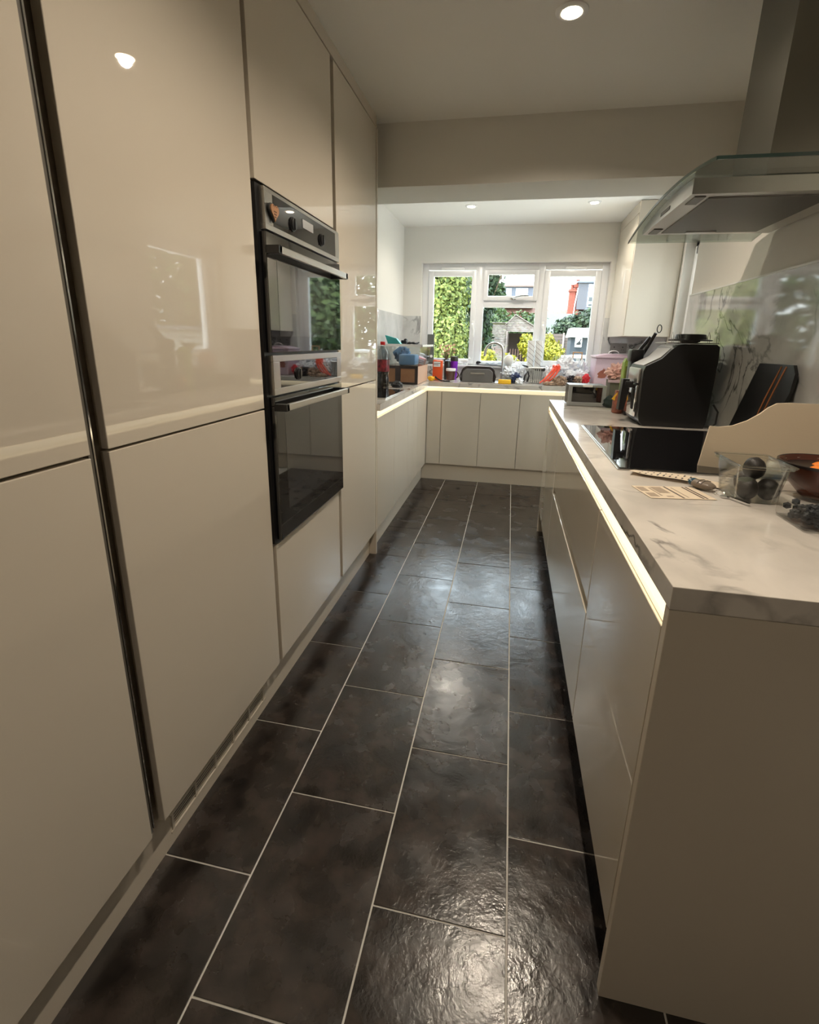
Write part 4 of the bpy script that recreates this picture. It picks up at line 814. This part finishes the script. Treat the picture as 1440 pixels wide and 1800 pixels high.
MB().lathe([(.030, .0), (.040, .004), (.040, .008), (0, .008)], seg=28).build('foot', 'dsteel2', bl, smooth=True, world=False)
jr = thing('glass_jar', 'clear glass jar standing between the air fryer and the splashback', 'jar', (.893, 2.46, ZW))
MB().lathe([(.016, .001), (.0175, .006), (.0175, .30), (.012, .335), (.012, .345), (.010, .345), (.0155, .30), (.0155, .01), (0, .01)], seg=24, close=True).build('jar_body', 'clearp', jr, smooth=True, world=False)
# black tray leaning on the splashback
tr2 = thing('black_tray', 'black rounded tray with curved painted-on reflections leaning on the marble splashback', 'tray', (.88, 1.85, ZW))
def lean(z): return .902 - (1.21 - z) * .10
def tpt(y, z, d=0): return (lean(z) - d, y, z)
out = [(2.115, ZW + .002), (2.012, 1.205), (1.79, 1.207), (1.765, 1.18), (1.760, 1.12), (1.80, 1.02), (1.84, ZW + .002)]
g = MB(); fv = [g.bm.verts.new(tpt(y, z, .010)) for y, z in out]; bv = [g.bm.verts.new(tpt(y, z)) for y, z in out]
g.bm.faces.new(fv); g.bm.faces.new(bv[::-1])
for i in range(len(out)): g.bm.faces.new((fv[i], bv[i], bv[(i + 1) % len(out)], fv[(i + 1) % len(out)]))
g.build('tray_panel', 'black', tr2)
simple('painted_reflection', 178, 112, 66, .3, )
for d in (0, .03): MB().tube([tpt(1.855 - d + .07 * math.sin(k / 8 * 1.3) , 1.20 - k * .030, .0108) for k in range(9)], .0028, 6).build('reflection_arc', 'painted_reflection', tr2, smooth=True)  # reflections on the glossy tray, drawn as thin orange-brown tubes
# white board
simple('board_cream', 214, 200, 176, .75, bump=.35, bs=120, bd=.001)
wb2 = thing('cream_board', 'cream textured card with a concave cut top edge standing behind the fruit', 'card', (.74, 1.45, ZW))
o2 = [(.570, ZW + .004), (.582, 1.036), (.605, 1.036), (.635, 1.043), (.665, 1.060), (.69, 1.082), (.705, 1.10), (.722, 1.113), (.745, 1.116), (.915, 1.121), (.915, ZW + .001), (.60, ZW + .001)]
g = MB(); 
def wy(x): return 1.53 - .30 * (x - .57)
fv = [g.bm.verts.new((x, wy(x), z)) for x, z in o2]; bv = [g.bm.verts.new((x, wy(x) + .006, z)) for x, z in o2]
g.bm.faces.new(fv); g.bm.faces.new(bv[::-1])
for i in range(len(o2)): g.bm.faces.new((fv[i], bv[i], bv[(i + 1) % len(o2)], fv[(i + 1) % len(o2)]))
g.build('card_panel', 'board_cream', wb2)
# punnet of avocados
pn = thing('fruit_punnet', 'tall clear plastic punnet holding dark avocados by the keys', 'punnet', (.585, 1.245, ZW))
def cpunnet(x0, x1, y0, y1, z1, fl=.010):
    g = MB(); a = g.bm; rr = []
    def ring(ins, z, n=6, rad=.022):
        o_ = []
        for (cx, cy, a0) in ((x1 - ins - rad, y1 - ins - rad, 0), (x0 + ins + rad, y1 - ins - rad, 90), (x0 + ins + rad, y0 + ins + rad, 180), (x1 - ins - rad, y0 + ins + rad, 270)):
            for k in range(n + 1):
                an_ = math.radians(a0 + 90 * k / n); o_.append(a.verts.new((cx + rad * math.cos(an_), cy + rad * math.sin(an_), z)))
        return o_
    R_ = [ring(fl, ZW + .001), ring(0, z1 - .006), ring(-.006, z1 - .006), ring(-.006, z1), ring(.002, z1), ring(fl + .002, ZW + .003)]
    n = len(R_[0])
    for k in range(5):
        for i in range(n): a.faces.new((R_[k][i], R_[k][(i + 1) % n], R_[k + 1][(i + 1) % n], R_[k + 1][i]))
    a.faces.new(R_[0][::-1]); a.faces.new(R_[5]); return g
cpunnet(.528, .638, 1.178, 1.318, 1.0).build('container', 'clearp', pn, smooth=True)
MB().tube([(.524, 1.18, 1.0), (.524, 1.316, 1.0), (.53, 1.322, 1.0), (.638, 1.322, 1.0), (.644, 1.316, 1.0), (.644, 1.18, 1.0), (.638, 1.174, 1.0), (.53, 1.174, 1.0)], .0022, 6, cyc=True).build('rim', 'clearp', pn, smooth=True)
simple('sticker', 120, 128, 120, .4)
MB().ball((.545, 1.1845, .968), (.016, .0015, .006), 2).build('sticker', 'sticker', pn)
simple('avocado', 30, 25, 21, .5, bump=.5, bs=160, bd=.002)
for c, l in (((.5655, 1.213, .9400), 'front left dark avocado in the clear punnet'), ((.6115, 1.218, .9395), 'front right dark avocado in the clear punnet'), ((.588, 1.280, .9400), 'rear dark avocado in the clear punnet'), ((.586, 1.243, .982), 'dark avocado lying on top of the others in the punnet')):
    a_ = thing('avocado', l, 'avocado', c, 0, 'avocados in the punnet')
    MB().ball((0, 0, 0), (.0225, .027, .0265), 3, .03, 2, int(c[0] * 1000)).build('fruit', 'avocado', a_, smooth=True, world=False)
# bowl and oranges
simple('bowl_brown', 88, 44, 28, .25); simple('rim_dark', 30, 22, 22, .3); simple('orange', 240, 132, 30, .5, bump=.3, bs=220, bd=.0015); simple('cream_sq', 206, 192, 166, .5)
bo = thing('fruit_bowl', 'brown bowl with dark chequered rim and oranges at the right edge', 'bowl', (.765, 1.275, ZW))
MB().lathe([(.04, .001), (.05, .004), (.092, .05), (.104, .078), (.107, .086), (.103, .087), (.098, .078), (.084, .048), (.04, .012), (0, .010)], seg=48, close=True).build('bowl_body', 'bowl_brown', bo, smooth=True, world=False)
MB().lathe([(.0992, .074), (.0978, .068), (.1035, .0885), (.108, .0875), (.1078, .082), (.1035, .086)], seg=48, close=True).build('rim_band', 'rim_dark', bo, smooth=True, world=False)
for k in range(14):
    a = 2 * PI * k / 14; r1, r2 = .0978, .1003
    v = [Vector((math.cos(a + s) * r, math.sin(a + s) * r, z)) for s, r, z in ((-.07, r1, .0720), (.07, r1, .0720), (.07, r2, .0795), (-.07, r2, .0795))]
    q = MB(); cin = [Vector((p.x * .985, p.y * .985, p.z)) for p in v]
    A = [q.bm.verts.new(p) for p in v]; B = [q.bm.verts.new(p) for p in cin]; q.bm.faces.new(A); q.bm.faces.new(B[::-1])
    for i in range(4): q.bm.faces.new((A[i], B[i], B[(i + 1) % 4], A[(i + 1) % 4]))
    q.build('rim_square', 'cream_sq', bo, world=False)
for c, l in (((.735, 1.262, .966), 'orange at the left of the brown bowl'), ((.795, 1.255, .966), 'orange at the right of the brown bowl, cut by the picture edge'), ((.768, 1.312, .966), 'orange at the back of the brown bowl')):
    a_ = thing('orange', l, 'orange', c, 0, 'oranges in the brown bowl')
    MB().ball((0, 0, 0), (.030, .030, .0285), 4).build('fruit', 'orange', a_, smooth=True, world=False); MB().lathe([(.0025, .0282), (.002, .0295), (0, .030)], seg=8).build('stem', 'bark', a_, world=False)
# blueberry punnet
simple('berry', 26, 29, 34, .5)
p2_ = thing('blueberry_punnet', 'clear plastic punnet of dark berries at the right edge nearest the camera', 'punnet', (.64, 1.06, ZW))
g = MB(); g.box(.585, .70, 1.01, 1.125, ZW + .001, .966, bev=.008).build('container', 'clearp', p2_, smooth=True)
g = MB(); rnd = random.Random(9)
for k in range(130):
    g.ball((.599 + rnd.random() * .088, 1.024 + rnd.random() * .088, ZW + .011 + rnd.random() * .024), (.0085, .0085, .008), 1)
g.build('berries', 'berry', p2_, smooth=True, kind='stuff')
# receipt, leaflet, keys
simple('paper', 226, 210, 186, .7); simple('ink', 70, 60, 54, .7); simple('ink_lt', 168, 150, 130, .7)
def sheet(y_of, pts, name, mt, parent, th=.0006):
    g = MB(); f_ = [g.bm.verts.new((x, y, z + th)) for x, y, z in pts]; b_ = [g.bm.verts.new((x, y, z)) for x, y, z in pts]
    g.bm.faces.new(f_); g.bm.faces.new(b_[::-1])
    for i in range(len(pts)): g.bm.faces.new((f_[i], b_[i], b_[(i + 1) % len(pts)], f_[(i + 1) % len(pts)]))
    return g.build(name, mt, parent)
lf = thing('leaflet', 'printed leaflet lying flat on the worktop nearest the camera', 'leaflet', (.41, 1.22, ZW))
L0, LU, LV = Vector((.348, 1.168, ZW + .0006)), Vector((.152, .026, 0)), Vector((-.022, .098, 0))
def lp(u, v, dz=0): p = L0 + LU * u + LV * v; return (p.x, p.y, p.z + dz)
sheet(0, [lp(0, 0), lp(1, 0), lp(1, 1), lp(0, 1)], 'sheet', 'paper', lf)
for u0, u1, v0, v1, mm in ((.03, .16, .55, .9, 'ink_lt'), (.04, .18, .12, .42, 'ink_lt'), (.27, .44, .42, .92, 'ink_lt'), (.22, .25, .2, .85, 'ink_lt'), (.505, .535, .04, .98, 'ink'), (.80, .83, .04, .98, 'ink'), (.86, .89, .04, .98, 'ink'), (.30, .40, .12, .2, 'ink_lt'), (.60, .62, .1, .9, 'ink_lt')):
    sheet(0, [lp(u0, v0, .0006), lp(u1, v0, .0006), lp(u1, v1, .0006), lp(u0, v1, .0006)], 'print_block', mm, lf, .0002)
rc = thing('till_receipt', 'curled till receipt lying over the leaflet, printed in small lines', 'receipt', (.44, 1.35, ZW))
def rp_(u, v, dz=0):
    p = Vector((.345, 1.385, 0)) + Vector((.205, -.095, 0)) * u + Vector((.028, .052, 0)) * v
    z = ZW + .0025 + .010 * max(0, 1 - u * 2.2) ** 2 * (1 - v) + .012 * (math.sin(u * 3.0) ** 2) * .6
    return Vector((p.x, p.y, z + dz))
g = MB(); N = 18; top = [[g.bm.verts.new(rp_(i / N, j / 4)) for j in range(5)] for i in range(N + 1)]; bot = [[g.bm.verts.new(rp_(i / N, j / 4, -.0005)) for j in range(5)] for i in range(N + 1)]
for i in range(N):
    for j in range(4):
        g.bm.faces.new((top[i][j], top[i + 1][j], top[i + 1][j + 1], top[i][j + 1])); g.bm.faces.new((bot[i][j], bot[i][j + 1], bot[i + 1][j + 1], bot[i + 1][j]))
    g.bm.faces.new((top[i][0], bot[i][0], bot[i + 1][0], top[i + 1][0])); g.bm.faces.new((top[i][4], top[i + 1][4], bot[i + 1][4], bot[i][4]))
g.build('paper_strip', 'paper', rc, smooth=True)
g = MB(); rnd = random.Random(4)
for i in range(12):
    u = .10 + i * .066
    for v0, v1 in ((.12, .12 + rnd.uniform(.2, .35)), (.6, .6 + rnd.uniform(.1, .3))):
        g.poly([rp_(u, v0, .0004), rp_(u + .018, v0, .0004), rp_(u + .018, v1, .0004), rp_(u, v1, .0004)])
g.build('printed_lines', 'ink', rc, kind='stuff')
tag(MB().box(.40, .50, 1.392, 1.425, ZW + .0005, ZW + .0013).build('paper_slip', 'paper'), 'blank paper slip tucked behind the till receipt', 'paper')
ky = thing('key_bunch', 'car key fob and brass key on a ring beside the clear punnet', 'keys', (.52, 1.25, ZW))
simple('fob_grey', 128, 116, 104, .3); simple('fob_blue', 40, 74, 92, .3)
fm = Matrix.Rotation(-.9, 3, 'Z')
g = MB().ball((0, 0, 0), (.034, .019, .011), 3)
for v in g.bm.verts: v.co = fm @ v.co + Vector((.497, 1.285, ZW + .0125))
g.build('fob', 'fob_grey', ky, smooth=True)
g = MB().ball((0, 0, 0), (.010, .016, .0095), 3)
for v in g.bm.verts: v.co = fm @ (v.co + Vector((-.024, 0, .0))) + Vector((.497, 1.285, ZW + .0135))
g.build('fob_cap', 'fob_blue', ky, smooth=True)
g = MB()
for s in (-.004, .006):
    pts_ = [fm @ Vector((s + .002 * math.sin(a), .0195 * math.cos(a), .0113 * math.sin(a))) + Vector((.497, 1.285, ZW + .0125)) for a in [k * PI / 10 for k in range(1, 10)]]
    g.tube(pts_, .0008, 5)
g.build('fob_lines', 'tape_dark', ky, smooth=True)
MB().tube([(.523 + .011 * math.cos(a), 1.243 + .011 * math.sin(a), ZW + .004 + .003 * math.sin(a)) for a in [k * PI / 8 for k in range(16)]], .0011, 6, cyc=True).build('ring', 'chrome', ky, smooth=True)
MB().lathe([(.011, 0), (.011, .0025), (0, .0026)], (.527, 1.222, ZW + .001), 20).prism([(.529, 1.216), (.534, 1.220), (.559, 1.172), (.557, 1.165), (.552, 1.166)], 'z', ZW + .001, ZW + .0055).build('key', 'chrome', ky)
# plants on the right window sill, visible mirrored in the tall doors
pr = thing('potted_plant', 'leafy potted plant on the right window sill, mirrored in the cupboard doors', 'plant', (1.225, 3.72, 1.0445))
MB().lathe([(.035, 0), (.045, .08), (.048, .085), (.042, .085), (0, .075)], seg=20, close=True).build('pot', 'plastic_w', pr, smooth=True, world=False)
g = MB(); rnd = random.Random(2)
for k in range(14):
    a = rnd.uniform(0, 6.28); L = rnd.uniform(.08, .17); d = Vector((math.cos(a) * .5 - .1, math.sin(a), 1.1)).normalized(); sd_ = d.cross(Vector((0, 0, 1))).normalized() * .018
    p0 = Vector((0, 0, .08)); p1 = p0 + d * L * .6; p2_ = p0 + d * L + Vector((math.cos(a) * .03, math.sin(a) * .04, -.01))
    g.bm.faces.new([g.bm.verts.new(p0), g.bm.verts.new(p1 - sd_), g.bm.verts.new(p2_), g.bm.verts.new(p1 + sd_)])
g.build('leaves', 'leaf_mid', pr, world=False)
